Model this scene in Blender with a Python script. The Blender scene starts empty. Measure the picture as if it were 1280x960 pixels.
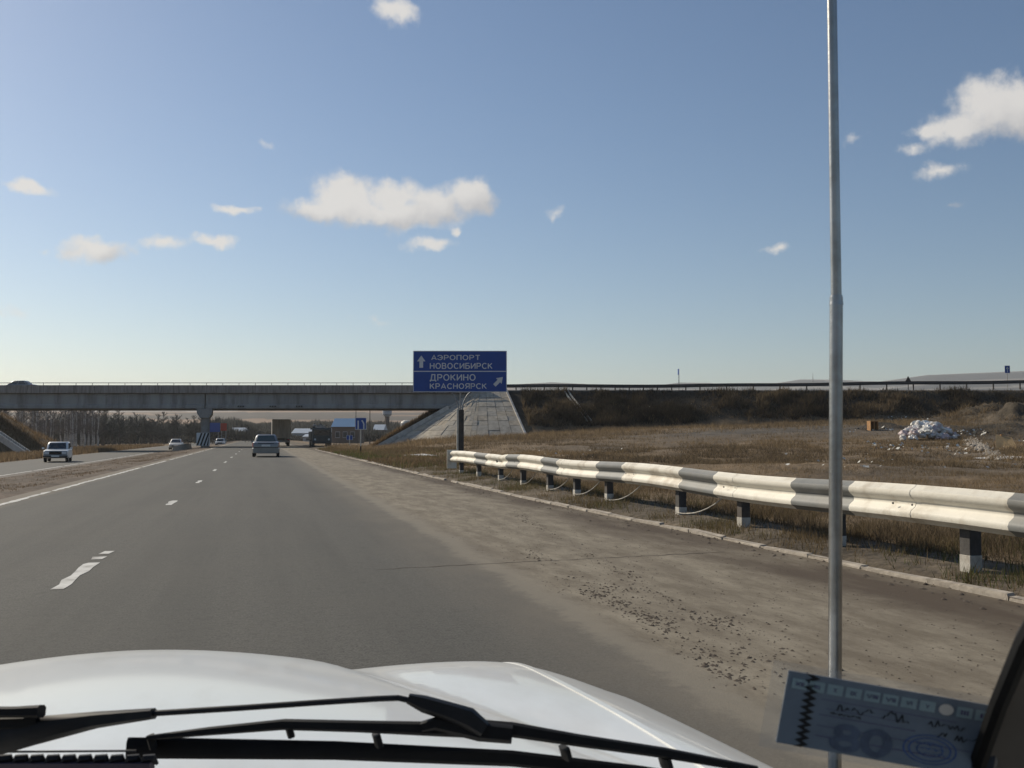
import bpy, bmesh, math, random
import numpy as np
from mathutils import Vector, Matrix

random.seed(7)
rng = np.random.default_rng(7)
R = math.radians
scene = bpy.context.scene
C = scene.collection

# ------------------------------------------------------------------ camera
F, PITCH, CAMZ = 1244.0, math.atan(65 / 1244.0), 1.35       # focal in pixels of a 1280 wide picture
cam_d = bpy.data.cameras.new('camera')
cam = bpy.data.objects.new('camera', cam_d); C.objects.link(cam)
cam.location = (0, 0, CAMZ); cam.rotation_euler = (R(90) + PITCH, 0, 0)
cam_d.sensor_width = 36; cam_d.lens = 36 * F / 1280
cam_d.clip_start = 0.05; cam_d.clip_end = 40000
scene.camera = cam
cam_d.dof.use_dof = True; cam_d.dof.focus_distance = 45; cam_d.dof.aperture_fstop = 24

# ------------------------------------------------------------------ light
SUN_AZ, SUN_EL, SKY = R(-49), R(30.5), 0.085                   # azimuth from +Y towards +X
sun_d = bpy.data.lights.new('sun', 'SUN'); sun_d.energy = 4.6; sun_d.angle = R(0.53)
sun_d.color = (1.0, 0.90, 0.74)
sun = bpy.data.objects.new('sun', sun_d); C.objects.link(sun)
sdir = Vector((math.cos(SUN_EL) * math.sin(SUN_AZ), math.cos(SUN_EL) * math.cos(SUN_AZ), math.sin(SUN_EL)))
sun.rotation_euler = sdir.to_track_quat('Z', 'Y').to_euler()
sun.location = sdir * 60
vs = scene.view_settings
vs.view_transform = 'Standard'; vs.look = 'None'; vs.gamma = 1; vs.use_curve_mapping = False
vs.exposure = 0.0
scene.render.engine = 'CYCLES'
cy = scene.cycles
cy.max_bounces = 6; cy.diffuse_bounces = 2; cy.glossy_bounces = 3; cy.transmission_bounces = 4
cy.transparent_max_bounces = 16; cy.volume_bounces = 0; cy.use_denoising = True

def ray(px, py):
    x, z = (px - 640) / F, (480 - py) / F
    c, s = math.cos(PITCH), math.sin(PITCH)
    return Vector((x, c - z * s, s + z * c))
def P(px, py, Y):                                           # a point at depth Y
    d = ray(px, py); k = Y / d.y
    return Vector((d.x * k, Y, CAMZ + d.z * k))
def G(px, py, z=0.0):                                       # on a level plane
    d = ray(px, py); k = (z - CAMZ) / d.z
    return Vector((d.x * k, d.y * k, z))

world = bpy.data.worlds.new('World'); scene.world = world; world.use_nodes = True
def build_world():
    nt = world.node_tree; N = nt.nodes; L = nt.links
    N.clear()
    out = N.new('ShaderNodeOutputWorld'); bg = N.new('ShaderNodeBackground'); L.new(bg.outputs[0], out.inputs[0])
    bg.inputs[1].default_value = SKY
    sky = N.new('ShaderNodeTexSky'); sky.sky_type = 'NISHITA'; sky.sun_disc = False
    sky.sun_elevation = SUN_EL; sky.sun_rotation = SUN_AZ
    sky.altitude = 200; sky.air_density = 1.0; sky.dust_density = 0.5; sky.ozone_density = 2.4
    tc = N.new('ShaderNodeTexCoord'); d = tc.outputs['Generated']
    def m(op, a, b=None, c=None):
        n = N.new('ShaderNodeMath'); n.operation = op
        for i, v in enumerate((a, b, c)):
            if v is None: continue
            if isinstance(v, (int, float)): n.inputs[i].default_value = v
            else: L.new(v, n.inputs[i])
        return n.outputs[0]
    def vm(op, a, b=None):
        n = N.new('ShaderNodeVectorMath'); n.operation = op
        for i, v in enumerate((a, b)):
            if v is None: continue
            if isinstance(v, (tuple, list)): n.inputs[i].default_value = v
            else: L.new(v, n.inputs[i])
        return n.outputs['Value'] if op == 'LENGTH' else n.outputs[0]
    sp = N.new('ShaderNodeSeparateXYZ'); L.new(d, sp.inputs[0])
    az = m('MULTIPLY', m('ARCTAN2', sp.outputs[0], sp.outputs[1]), 57.2958)
    az = m('WRAP', az, 30.0, -30.0)                         # the same broken cloud all round the horizon
    el = m('MULTIPLY', m('ARCSINE', sp.outputs[2]), 57.2958)
    cb = N.new('ShaderNodeCombineXYZ'); L.new(az, cb.inputs[0]); L.new(el, cb.inputs[1])
    def noise(scale, detail, rough=0.6):
        n = N.new('ShaderNodeTexNoise'); n.inputs['Scale'].default_value = scale
        n.inputs['Detail'].default_value = detail; n.inputs['Roughness'].default_value = rough
        L.new(d, n.inputs['Vector']); return n
    n1 = noise(24, 6, .55); n2 = noise(52, 7, .58); n3 = noise(30, 5, .55)
    warp = vm('MULTIPLY', vm('SUBTRACT', n1.outputs['Color'], (.5, .5, .5)), (2.6, 2.0, 0))
    p = vm('ADD', cb.outputs[0], warp)
    ell = [  # px, py, rx, ry, density
        (400, 264, 46, 17, 1), (432, 244, 44, 30, 1), (492, 244, 44, 27, 1), (548, 256, 55, 27, 1), (588, 250, 34, 26, 1), (492, 268, 92, 21, 1), (440, 262, 60, 22, 1),
        (537, 304, 34, 11, .85), (569, 290, 8, 7, .7), (34, 235, 30, 9, .9), (127, 314, 43, 18, .95), (206, 302, 27, 12, .8),
        (266, 302, 32, 10, .85), (294, 262, 26, 8, .8), (331, 180, 14, 8, .35), (494, 13, 26, 16, .75), (697, 271, 9, 11, .4),
        (968, 311, 14, 7, .6), (1240, 138, 52, 36, 1), (1190, 156, 38, 22, 1), (1160, 164, 24, 11, .9), (1290, 130, 40, 36, 1),
        (1141, 187, 22, 7, .5), (1180, 210, 32, 11, .7), (1070, 174, 12, 6, .3), (467, 400, 16, 6, .35), (20, 393, 30, 12, .4),
        (62, 312, 13, 12, .3), (1195, 253, 12, 4, .3)]
    f = fl = None
    for (px, py, rx, ry, w) in ell:
        r = ray(px, py).normalized()
        a, e = math.degrees(math.atan2(r.x, r.y)), math.degrees(math.asin(r.z))
        k = 57.2958 / F * .97
        rx, ry = rx * k * 1.25, ry * k * 1.25
        def blob(ca, ce, s):
            q = vm('MULTIPLY', vm('SUBTRACT', p, (ca, ce, 0)), (1 / (rx * s), 1 / (ry * s), 0))
            return m('MULTIPLY', m('SUBTRACT', 1.0, vm('LENGTH', q)), w)
        b = blob(a, e, 1)
        f = b if f is None else m('SMOOTH_MAX', f, b, .22)
        if ry > .3:
            b = blob(a - .22 * rx, e + .5 * ry, 1.0) if ry > .9 else m('ADD', b, .6)
            fl = b if fl is None else m('SMOOTH_MAX', fl, b, .2)
    f = m('ADD', f, m('MULTIPLY', m('SUBTRACT', n2.outputs['Fac'], .5), .95))
    al = N.new('ShaderNodeMapRange'); al.interpolation_type = 'SMOOTHSTEP'
    al.inputs[1].default_value = .06; al.inputs[2].default_value = .66; L.new(f, al.inputs[0])
    lit = m('ADD', fl, m('MULTIPLY', m('SUBTRACT', n3.outputs['Fac'], .45), 1.2))
    lr = N.new('ShaderNodeMapRange'); lr.interpolation_type = 'SMOOTHSTEP'
    lr.inputs[1].default_value = -.25; lr.inputs[2].default_value = .70; L.new(lit, lr.inputs[0])
    cm = N.new('ShaderNodeMix'); cm.data_type = 'RGBA'; L.new(lr.outputs[0], cm.inputs['Factor'])
    cm.inputs['A'].default_value = (5.9, 5.8, 5.85, 1); cm.inputs['B'].default_value = (8.8, 8.5, 8.1, 1)
    mix = N.new('ShaderNodeMix'); mix.data_type = 'RGBA'
    L.new(m('MULTIPLY', al.outputs[0], .93), mix.inputs['Factor'])
    hs = N.new('ShaderNodeHueSaturation'); hs.inputs['Saturation'].default_value = 1.06; L.new(sky.outputs[0], hs.inputs['Color'])
    L.new(hs.outputs[0], mix.inputs['A']); L.new(cm.outputs['Result'], mix.inputs['B'])
    L.new(mix.outputs['Result'], bg.inputs[0])
build_world()

# ------------------------------------------------------------------ helpers
def tag(o, label=None, cat=None, group=None, kind=None):
    if label: o['label'] = label
    if cat: o['category'] = cat
    if group: o['group'] = group
    if kind: o['kind'] = kind
    return o
def empty(name, loc=(0, 0, 0), rz=0.0, **k):
    o = bpy.data.objects.new(name, None); C.objects.link(o); o.empty_display_size = .2
    o.location = loc; o.rotation_euler = (0, 0, rz)
    return tag(o, **k)
def copy_tree(o, parent=None):
    c = o.copy(); C.objects.link(c); c.parent = parent
    for ch in list(o.children): copy_tree(ch, c)
    return c

class MB:
    def __init__(s): s.v = []; s.f = []; s.mi = []
    def add(s, vs_, fs_, mi=0):
        b = len(s.v); s.v += [tuple(v) for v in vs_]; s.f += [tuple(i + b for i in f) for f in fs_]; s.mi += [mi] * len(fs_)
        return s
    def box(s, x0, x1, y0, y1, z0, z1, mi=0):
        return s.add([(x0, y0, z0), (x1, y0, z0), (x1, y1, z0), (x0, y1, z0), (x0, y0, z1), (x1, y0, z1), (x1, y1, z1), (x0, y1, z1)],
                     [(0, 3, 2, 1), (4, 5, 6, 7), (0, 1, 5, 4), (1, 2, 6, 5), (2, 3, 7, 6), (3, 0, 4, 7)], mi)
    def bbox(s, x0, x1, y0, y1, z0, z1, b=.01, mi=0):        # box with chamfered edges
        bm = bmesh.new(); bmesh.ops.create_cube(bm, size=1)
        for v in bm.verts:
            v.co = Vector(((x0 + x1) / 2 + v.co.x * (x1 - x0), (y0 + y1) / 2 + v.co.y * (y1 - y0), (z0 + z1) / 2 + v.co.z * (z1 - z0)))
        bmesh.ops.bevel(bm, geom=bm.edges[:], offset=b, segments=1, affect='EDGES')
        bm.verts.index_update(); s.add([v.co for v in bm.verts], [[v.index for v in f.verts] for f in bm.faces], mi); bm.free(); return s
    def bar(s, a, b, w, h, up=(0, 0, 1), w2=None, h2=None, mi=0):   # oriented box from a to b, tapered
        a, b = Vector(a), Vector(b); d = (b - a).normalized(); up = Vector(up)
        x = d.cross(up).normalized(); y = x.cross(d)
        w2 = w if w2 is None else w2; h2 = h if h2 is None else h2
        vs_ = [a + x * sx * w / 2 + y * sy * h / 2 for sx, sy in ((-1, -1), (1, -1), (1, 1), (-1, 1))] + \
              [b + x * sx * w2 / 2 + y * sy * h2 / 2 for sx, sy in ((-1, -1), (1, -1), (1, 1), (-1, 1))]
        return s.add(vs_, [(0, 1, 2, 3), (7, 6, 5, 4), (0, 4, 5, 1), (1, 5, 6, 2), (2, 6, 7, 3), (3, 7, 4, 0)], mi)
    def tube(s, pts, rad, n=8, cap=True, mi=0):
        pts = [Vector(p) for p in pts]; rad = rad if isinstance(rad, (list, tuple)) else [rad] * len(pts)
        rings = []; px = None
        for i, p in enumerate(pts):
            d = (pts[min(i + 1, len(pts) - 1)] - pts[max(i - 1, 0)]).normalized()
            if px is None:
                px = d.cross(Vector((0, 0, 1)) if abs(d.z) < .9 else Vector((1, 0, 0))).normalized()
            px = (px - d * px.dot(d)).normalized(); q = d.cross(px)
            rings.append([p + (px * math.cos(2 * math.pi * k / n) + q * math.sin(2 * math.pi * k / n)) * rad[i] for k in range(n)])
        vs_ = [v for r in rings for v in r]; fs_ = []
        for i in range(len(pts) - 1):
            for k in range(n):
                fs_.append((i * n + k, i * n + (k + 1) % n, (i + 1) * n + (k + 1) % n, (i + 1) * n + k))
        if cap: fs_ += [tuple(range(n))[::-1], tuple(range((len(pts) - 1) * n, len(pts) * n))]
        return s.add(vs_, fs_, mi)
    def loft(s, rings, cap=True, mi=0, closed=True):
        n = len(rings[0]); vs_ = [v for r in rings for v in r]; fs_ = []
        for i in range(len(rings) - 1):
            for k in range(n if closed else n - 1):
                fs_.append((i * n + k, i * n + (k + 1) % n, (i + 1) * n + (k + 1) % n, (i + 1) * n + k))
        if cap and closed: fs_ += [tuple(range(n))[::-1], tuple(range((len(rings) - 1) * n, len(rings) * n))]
        return s.add(vs_, fs_, mi)
    def disc(s, c, r, axis='y', h=.01, n=16, mi=0):
        c = Vector(c); a = {'x': Vector((1, 0, 0)), 'y': Vector((0, 1, 0)), 'z': Vector((0, 0, 1))}[axis]
        return s.tube([c - a * h / 2, c + a * h / 2], r, n, True, mi)
    def quad(s, a, b, c, d, t=.01, mi=0):                    # a plate of thickness t
        a, b, c, d = map(Vector, (a, b, c, d)); nrm = (b - a).cross(d - a).normalized() * t / 2
        vs_ = [p - nrm for p in (a, b, c, d)] + [p + nrm for p in (a, b, c, d)]
        return s.add(vs_, [(3, 2, 1, 0), (4, 5, 6, 7), (0, 1, 5, 4), (1, 2, 6, 5), (2, 3, 7, 6), (3, 0, 4, 7)], mi)
    def mesh(s, name, mats, smooth=False, fix=True):
        me = bpy.data.meshes.new(name); me.from_pydata(s.v, [], s.f)
        for m_ in (mats if isinstance(mats, (list, tuple)) else [mats]): me.materials.append(m_)
        if any(s.mi): me.polygons.foreach_set('material_index', s.mi)
        if fix:
            bm = bmesh.new(); bm.from_mesh(me); bmesh.ops.recalc_face_normals(bm, faces=bm.faces[:]); bm.to_mesh(me); bm.free()
        if smooth:
            me.polygons.foreach_set('use_smooth', [True] * len(me.polygons))
            if smooth != 'all': me.set_sharp_from_angle(angle=R(40))
        me.update(); return me
    def build(s, name, mats, parent=None, smooth=False, fix=True):
        o = bpy.data.objects.new(name, s.mesh(name, mats, smooth, fix)); C.objects.link(o); o.parent = parent
        return o
def link(name, me, parent=None, loc=(0, 0, 0), rot=(0, 0, 0), sc=(1, 1, 1)):
    o = bpy.data.objects.new(name, me); C.objects.link(o); o.parent = parent
    o.location = loc; o.rotation_euler = rot; o.scale = sc; return o

def mat(name, col, rough=.7, var=.15, scale=3.0, metal=0.0, bump=0.0, bscale=40.0, coat=0.0, spec=.5, dirt=None, dirt_amt=.5, dscale=1.2, emit=None, stretch=None):
    m_ = bpy.data.materials.new(name); m_.use_nodes = True
    nt = m_.node_tree; N = nt.nodes; L = nt.links; b = N['Principled BSDF']
    b.inputs['Roughness'].default_value = rough; b.inputs['Metallic'].default_value = metal
    b.inputs['Coat Weight'].default_value = coat; b.inputs['Coat Roughness'].default_value = .06
    b.inputs['Specular IOR Level'].default_value = spec
    tc = N.new('ShaderNodeTexCoord'); v = tc.outputs['Object']
    if stretch:
        mp = N.new('ShaderNodeMapping'); mp.inputs['Scale'].default_value = stretch; L.new(v, mp.inputs[0]); v = mp.outputs[0]
    def nz(s_, det=5):
        n = N.new('ShaderNodeTexNoise'); n.inputs['Scale'].default_value = s_; n.inputs['Detail'].default_value = det
        n.inputs['Roughness'].default_value = .62; L.new(v, n.inputs['Vector']); return n
    n = nz(scale)
    r = N.new('ShaderNodeValToRGB'); e = r.color_ramp.elements
    e[0].position = .3; e[1].position = .7
    e[0].color = tuple(max(0, c * (1 - var)) for c in col[:3]) + (1,); e[1].color = tuple(min(1, c * (1 + var)) for c in col[:3]) + (1,)
    L.new(n.outputs['Fac'], r.inputs[0]); c_out = r.outputs[0]
    if dirt:
        n2 = nz(dscale, 8); mr = N.new('ShaderNodeMapRange'); mr.inputs[1].default_value = .48; mr.inputs[2].default_value = .66
        mr.inputs[4].default_value = dirt_amt; L.new(n2.outputs['Fac'], mr.inputs[0])
        mx = N.new('ShaderNodeMix'); mx.data_type = 'RGBA'; L.new(mr.outputs[0], mx.inputs['Factor'])
        L.new(c_out, mx.inputs['A']); mx.inputs['B'].default_value = tuple(dirt) + (1,); c_out = mx.outputs['Result']
    L.new(c_out, b.inputs['Base Color'])
    if bump:
        nb = nz(bscale, 6); bp = N.new('ShaderNodeBump'); bp.inputs['Strength'].default_value = bump; bp.inputs['Distance'].default_value = .02
        L.new(nb.outputs['Fac'], bp.inputs['Height']); L.new(bp.outputs[0], b.inputs['Normal'])
    if emit:
        b.inputs['Emission Color'].default_value = tuple(emit[:3]) + (1,); b.inputs['Emission Strength'].default_value = emit[3]
    return m_
def attr_mat(name, rough=.9, var=.25, scale=1.0, bump=.3, bscale=6.0, spec=.2, transl=False, scale2=None):
    m_ = bpy.data.materials.new(name); m_.use_nodes = True
    nt = m_.node_tree; N = nt.nodes; L = nt.links; b = N['Principled BSDF']
    b.inputs['Roughness'].default_value = rough; b.inputs['Specular IOR Level'].default_value = spec
    at = N.new('ShaderNodeAttribute'); at.attribute_name = 'Col'; tc = N.new('ShaderNodeTexCoord')
    c_out = at.outputs['Color']
    for s_, a_ in ((scale, var), (scale2, var)):
        if not s_: continue
        n = N.new('ShaderNodeTexNoise'); n.inputs['Scale'].default_value = s_; n.inputs['Detail'].default_value = 8; n.inputs['Roughness'].default_value = .68
        L.new(tc.outputs['Object'], n.inputs['Vector'])
        mr = N.new('ShaderNodeMapRange'); mr.inputs[1].default_value = .3; mr.inputs[2].default_value = .7; mr.inputs[3].default_value = 1 - a_; mr.inputs[4].default_value = 1 + a_
        L.new(n.outputs['Fac'], mr.inputs[0])
        vm_ = N.new('ShaderNodeVectorMath'); vm_.operation = 'SCALE'; L.new(c_out, vm_.inputs[0]); L.new(mr.outputs[0], vm_.inputs['Scale']); c_out = vm_.outputs[0]
    L.new(c_out, b.inputs['Base Color'])
    if transl:                                              # light passes through thin dry blades
        tr = N.new('ShaderNodeBsdfTranslucent'); L.new(c_out, tr.inputs[0]); mx = N.new('ShaderNodeMixShader'); mx.inputs[0].default_value = .45
        L.new(b.outputs[0], mx.inputs[1]); L.new(tr.outputs[0], mx.inputs[2]); L.new(mx.outputs[0], N['Material Output'].inputs['Surface'])
    if bump:
        nb = N.new('ShaderNodeTexNoise'); nb.inputs['Scale'].default_value = bscale; nb.inputs['Detail'].default_value = 8; L.new(tc.outputs['Object'], nb.inputs['Vector'])
        bp = N.new('ShaderNodeBump'); bp.inputs['Strength'].default_value = bump; bp.inputs['Distance'].default_value = .15
        L.new(nb.outputs['Fac'], bp.inputs['Height']); L.new(bp.outputs[0], b.inputs['Normal'])
    return m_
def glass_mat(name, tint=(.02, .03, .035), rough=.05):
    return mat(name, tint, rough, .1, 2, coat=.3, spec=.8)

# signboard letters drawn as broad strokes in a unit box
def _arc(cx, cy, rx, ry, a0, a1, n=9): return [(cx + rx * math.cos(R(a0 + (a1 - a0) * k / n)), cy + ry * math.sin(R(a0 + (a1 - a0) * k / n))) for k in range(n + 1)]
GLYPH = {'А': (.74, [[(0, 0), (.37, 1), (.74, 0)], [(.13, .28), (.61, .28)]]), 'Э': (.66, [_arc(.26, .5, .40, .5, 150, -150, 14), [(.24, .5), (.64, .5)]]),
         'Р': (.6, [[(0, 0), (0, 1), (.34, 1)] + _arc(.34, .72, .27, .28, 80, -80) + [(.34, .44), (0, .44)]]), 'О': (.78, [_arc(.39, .5, .39, .5, 0, 360, 20)]),
         'П': (.64, [[(0, 0), (0, 1), (.64, 1), (.64, 0)]]), 'Т': (.68, [[(0, 1), (.68, 1)], [(.34, 1), (.34, 0)]]), 'Н': (.64, [[(0, 0), (0, 1)], [(.64, 0), (.64, 1)], [(0, .52), (.64, .52)]]),
         'В': (.62, [[(0, 0), (0, 1), (.34, 1)] + _arc(.34, .77, .23, .23, 80, -80) + [(.34, .54), (0, .54)], [(.34, .54)] + _arc(.36, .27, .26, .27, 80, -80) + [(.34, 0), (0, 0)]]),
         'С': (.70, [_arc(.40, .5, .40, .5, 48, 312, 14)]), 'И': (.66, [[(0, 1), (0, 0)], [(0, .02), (.66, .98)], [(.66, 1), (.66, 0)]]),
         'Б': (.62, [[(.56, 1), (0, 1), (0, 0), (.34, 0)] + _arc(.34, .29, .28, .29, -80, 80) + [(.34, .58), (0, .58)]]), 'Д': (.82, [[(0, -.2), (0, 0), (.82, 0), (.82, -.2)], [(.12, 0), (.24, 1), (.68, 1), (.68, 0)]]),
         'К': (.64, [[(0, 0), (0, 1)], [(.62, 1), (.02, .44)], [(.2, .6), (.64, 0)]]), 'Я': (.62, [[(.62, 0), (.62, 1), (.28, 1)] + _arc(.28, .73, .27, .27, 100, 260) + [(.28, .46), (.62, .46)], [(.34, .46), (0, 0)]]),
         'X': (.64, [[(0, 0), (.64, 1)], [(0, 1), (.64, 0)]]), 'I': (.02, [[(0, 0), (0, 1)]]), 'V': (.66, [[(0, 1), (.33, 0), (.66, 1)]]), '8': (.6, [_arc(.3, .75, .24, .24, 0, 360, 16), _arc(.3, .26, .3, .26, 0, 360, 16)]), '0': (.62, [_arc(.31, .5, .31, .5, 0, 360, 18)])}
def strokes(body, th=.17, gap=.30):
    V_, F_, x, lay = [], [], 0.0, 0
    for ch in body:
        w, lines = GLYPH[ch]
        for ln in lines:
            pts = [Vector((x + a, b, 0)) for a, b in ln]; closed = (pts[0] - pts[-1]).length < 1e-4; n = len(pts); b0 = len(V_)
            for i, p in enumerate(pts):
                pv = pts[i - 1] if i else (pts[-2] if closed else None); nx = pts[i + 1] if i < n - 1 else (pts[1] if closed else None)
                d0 = (p - pv).normalized() if pv is not None else (nx - p).normalized(); d1 = (nx - p).normalized() if nx is not None else d0
                t = (d0 + d1).normalized(); nrm = Vector((-t.y, t.x, 0)); k = min(1 / max(nrm.dot(Vector((-d0.y, d0.x, 0))), .45), 2.0)
                e = (t * th * .5 * (-1 if pv is None else 1)) * (0 if closed or (pv is not None and nx is not None) else .0 if ch in 'АК' else .35)
                for sg in (1, -1): q = p + e + nrm * sg * th / 2 * k; V_.append((q.x, q.y, lay))
            for i in range(n - 1): a = b0 + 2 * i; F_.append((a, a + 1, a + 3, a + 2))
            lay += 1
        x += w + gap
    return np.array(V_, np.float32), F_
M = {}
M['concrete'] = mat('concrete', (.50, .47, .42), .85, .18, 1.5, bump=.3, bscale=25, dirt=(.16, .14, .12), dirt_amt=.6, dscale=.8)
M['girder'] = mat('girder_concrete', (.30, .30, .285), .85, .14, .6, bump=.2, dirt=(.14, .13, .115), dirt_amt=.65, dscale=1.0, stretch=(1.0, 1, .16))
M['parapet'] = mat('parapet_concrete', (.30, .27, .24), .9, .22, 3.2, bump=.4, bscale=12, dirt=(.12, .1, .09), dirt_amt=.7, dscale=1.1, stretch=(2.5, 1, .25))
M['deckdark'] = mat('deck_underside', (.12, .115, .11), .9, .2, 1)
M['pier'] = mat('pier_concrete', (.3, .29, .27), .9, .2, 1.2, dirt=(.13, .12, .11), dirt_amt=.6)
M['slab'] = [mat('slab_stone_%s' % n, c, .92, .2, 2.2, bump=.4, bscale=14, dirt=(.17, .15, .12), dirt_amt=.45, dscale=.9)
             for n, c in (('pale', (.46, .40, .31)), ('grey', (.39, .35, .285)), ('tan', (.43, .36, .265)))]
M['kerb'] = mat('kerb_concrete', (.37, .325, .265), .9, .3, 8, bump=.5, bscale=30, dirt=(.16, .13, .105), dirt_amt=.75, dscale=2.2)
M['paint'] = mat('road_paint', (.60, .59, .55), .8, .15, 12, dirt=(.19, .175, .155), dirt_amt=.85, dscale=3)
M['galv'] = mat('galvanised_steel', (.24, .25, .26), .55, .15, 3, metal=.25, bump=.1, dirt=(.15, .13, .11), dirt_amt=.5, dscale=2.5)
M['raildark'] = mat('weathered_dark_steel', (.06, .06, .062), .7, .2, 2)
M['bandgrey'] = mat('rail_grey_paint', (.165, .168, .158), .6, .15, 3, bump=.1, dirt=(.2, .18, .15), dirt_amt=.4, dscale=2.5)
M['railwhite'] = mat('rail_white_paint', (.70, .66, .56), .62, .08, 2, bump=.15, bscale=22, dirt=(.36, .29, .2), dirt_amt=.6, dscale=2.4)
M['postdark'] = mat('post_dark_steel', (.055, .05, .045), .8, .3, 6, bump=.2, dirt=(.12, .08, .05), dirt_amt=.5)
M['postbase'] = mat('post_base_paint', (.5, .47, .41), .85, .2, 8, dirt=(.2, .17, .13), dirt_amt=.6, dscale=5)
M['signblue'] = mat('sign_blue', (.008, .06, .29), .45, .1, 1.5)
M['signwhite'] = mat('sign_white_film', (.62, .64, .64), .5, .06, 4)
M['signback'] = mat('sign_grey_metal', (.35, .36, .37), .5, .1, 3, metal=.4)
M['black'] = mat('black_rubber', (.006, .006, .0065), .65, .3, 30, spec=.22)
M['blackmetal'] = mat('black_wiper_metal', (.009, .009, .010), .5, .3, 20, spec=.3, dirt=(.035, .033, .03), dirt_amt=.5, dscale=14)
M['tyre'] = mat('tyre_rubber', (.02, .02, .02), .85, .3, 8)
M['rim'] = mat('rim_metal', (.35, .36, .37), .4, .1, 8, metal=.6)
M['glass'] = glass_mat('car_glass')
M['glassgreen'] = glass_mat('tinted_green_glass', (.035, .06, .055))
M['chrome'] = mat('chrome', (.6, .6, .6), .2, .1, 8, metal=1)
M['lampred'] = mat('red_lamp_lens', (.32, .02, .015), .25, .15, 9, coat=.5)
M['lampclear'] = mat('clear_lamp_lens', (.6, .62, .63), .2, .1, 12, coat=.6)
M['plate'] = mat('number_plate', (.6, .6, .58), .5, .1, 20)
M['trim'] = mat('dark_trim', (.03, .03, .032), .6, .2, 12)
M['brown_clod'] = mat('dry_mud', (.075, .058, .043), .95, .3, 20)
M['ownwhite'] = mat('white_car_paint', (.76, .77, .745), .4, .03, 3, coat=.55, dirt=(.60, .58, .53), dirt_amt=.55, dscale=5, stretch=(1, .35, 1))  # streaky smudges in the colour stand for reflections as well as dirt

# ------------------------------------------------------------------ terrain height
SR, CR = .2453, .9694                                       # the road heads 14 degrees to the left of the view
def st(x, y): return -SR * x + CR * y, CR * x + SR * y
def xy(s, t): return -SR * s + CR * t, CR * s + SR * t
def V(s, t, z=0.0):
    x, y = xy(s, t); return Vector((x, y, z))
ROADROT = math.atan2(SR, CR)
def sm(x):
    x = np.clip(x, 0, 1); return x * x * (3 - 2 * x)
_h = rng.random((64, 64))
def vnoise(x, y):
    xi, yi = np.floor(x).astype(int), np.floor(y).astype(int); fx, fy = x - xi, y - yi
    fx = fx * fx * (3 - 2 * fx); fy = fy * fy * (3 - 2 * fy)
    a = _h[xi % 64, yi % 64]; b = _h[(xi + 1) % 64, yi % 64]; c = _h[xi % 64, (yi + 1) % 64]; d = _h[(xi + 1) % 64, (yi + 1) % 64]
    return a * (1 - fx) * (1 - fy) + b * fx * (1 - fy) + c * (1 - fx) * fy + d * fx * fy - .5
def fbm(x, y, o=4):
    return sum(vnoise(x * 2 ** i + 17 * i, y * 2 ** i + 5 * i) / 1.8 ** i for i in range(o))
KS = [-6, 8, 14, 20, 35, 65, 100, 110]; KT = [6.15, 6.0, 5.86, 5.6, 5.45, 5.42, 5.4, 5.5]
TK = [-400, -30, -22, -17.6, -17.1, -11.1, -10.8, -9.5, -5.9, -5.3, 5.74, 5.92, 7.4, 12, 400]
ZK = [-1.0, -1.0, -.75, -.5, -.56, -.56, -.46, -.42, .0, -.06, -.06, .04, .12, .06, .06]
SLOPE = 1.72; TOP = 7.0; XA, YN, YF = -4.0, 122.5, 133.5; XL = -71.0
HPX = [-900, 0, 130, 300, 430, 560, 640, 690, 730, 760, 820, 850, 890, 905, 960, 1000, 1045, 1100, 1160, 1280, 1500, 2500]
HPY = [486, 488, 492, 486, 484, 482, 477, 473.5, 476, 480, 479.5, 475.5, 477, 480.5, 480, 474.5, 475.5, 479, 472, 470, 476, 480]
HAZ = [math.atan2(p - 640, F) for p in HPX]; HTAN = [(545 - p) / F for p in HPY]
MOUNDS = [(1108, 81, .55, 2.2, 1.4), (1160, 83, .45, 3.0, 1.6), (1238, 90, 1.3, 4.6, 2.2), (1276, 86, 1.5, 3.0, 2.4), (1270, 70, .8, 2.6, 1.6), (1205, 72, .5, 2.4, 1.4), (1178, 70, .35, 2.2, 1.4)]
def emb(x, y):
    yc = np.clip(y, YN, YF)
    dy = np.maximum(np.maximum(YN - y, y - YF), 0)
    dr = np.hypot(np.maximum(XA - .25 * (yc - YN) - x, 0), dy)
    dl = np.hypot(np.maximum(x - (XL - .25 * (yc - YN)), 0), dy)
    return TOP - np.minimum(dr, dl) / SLOPE
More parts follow.
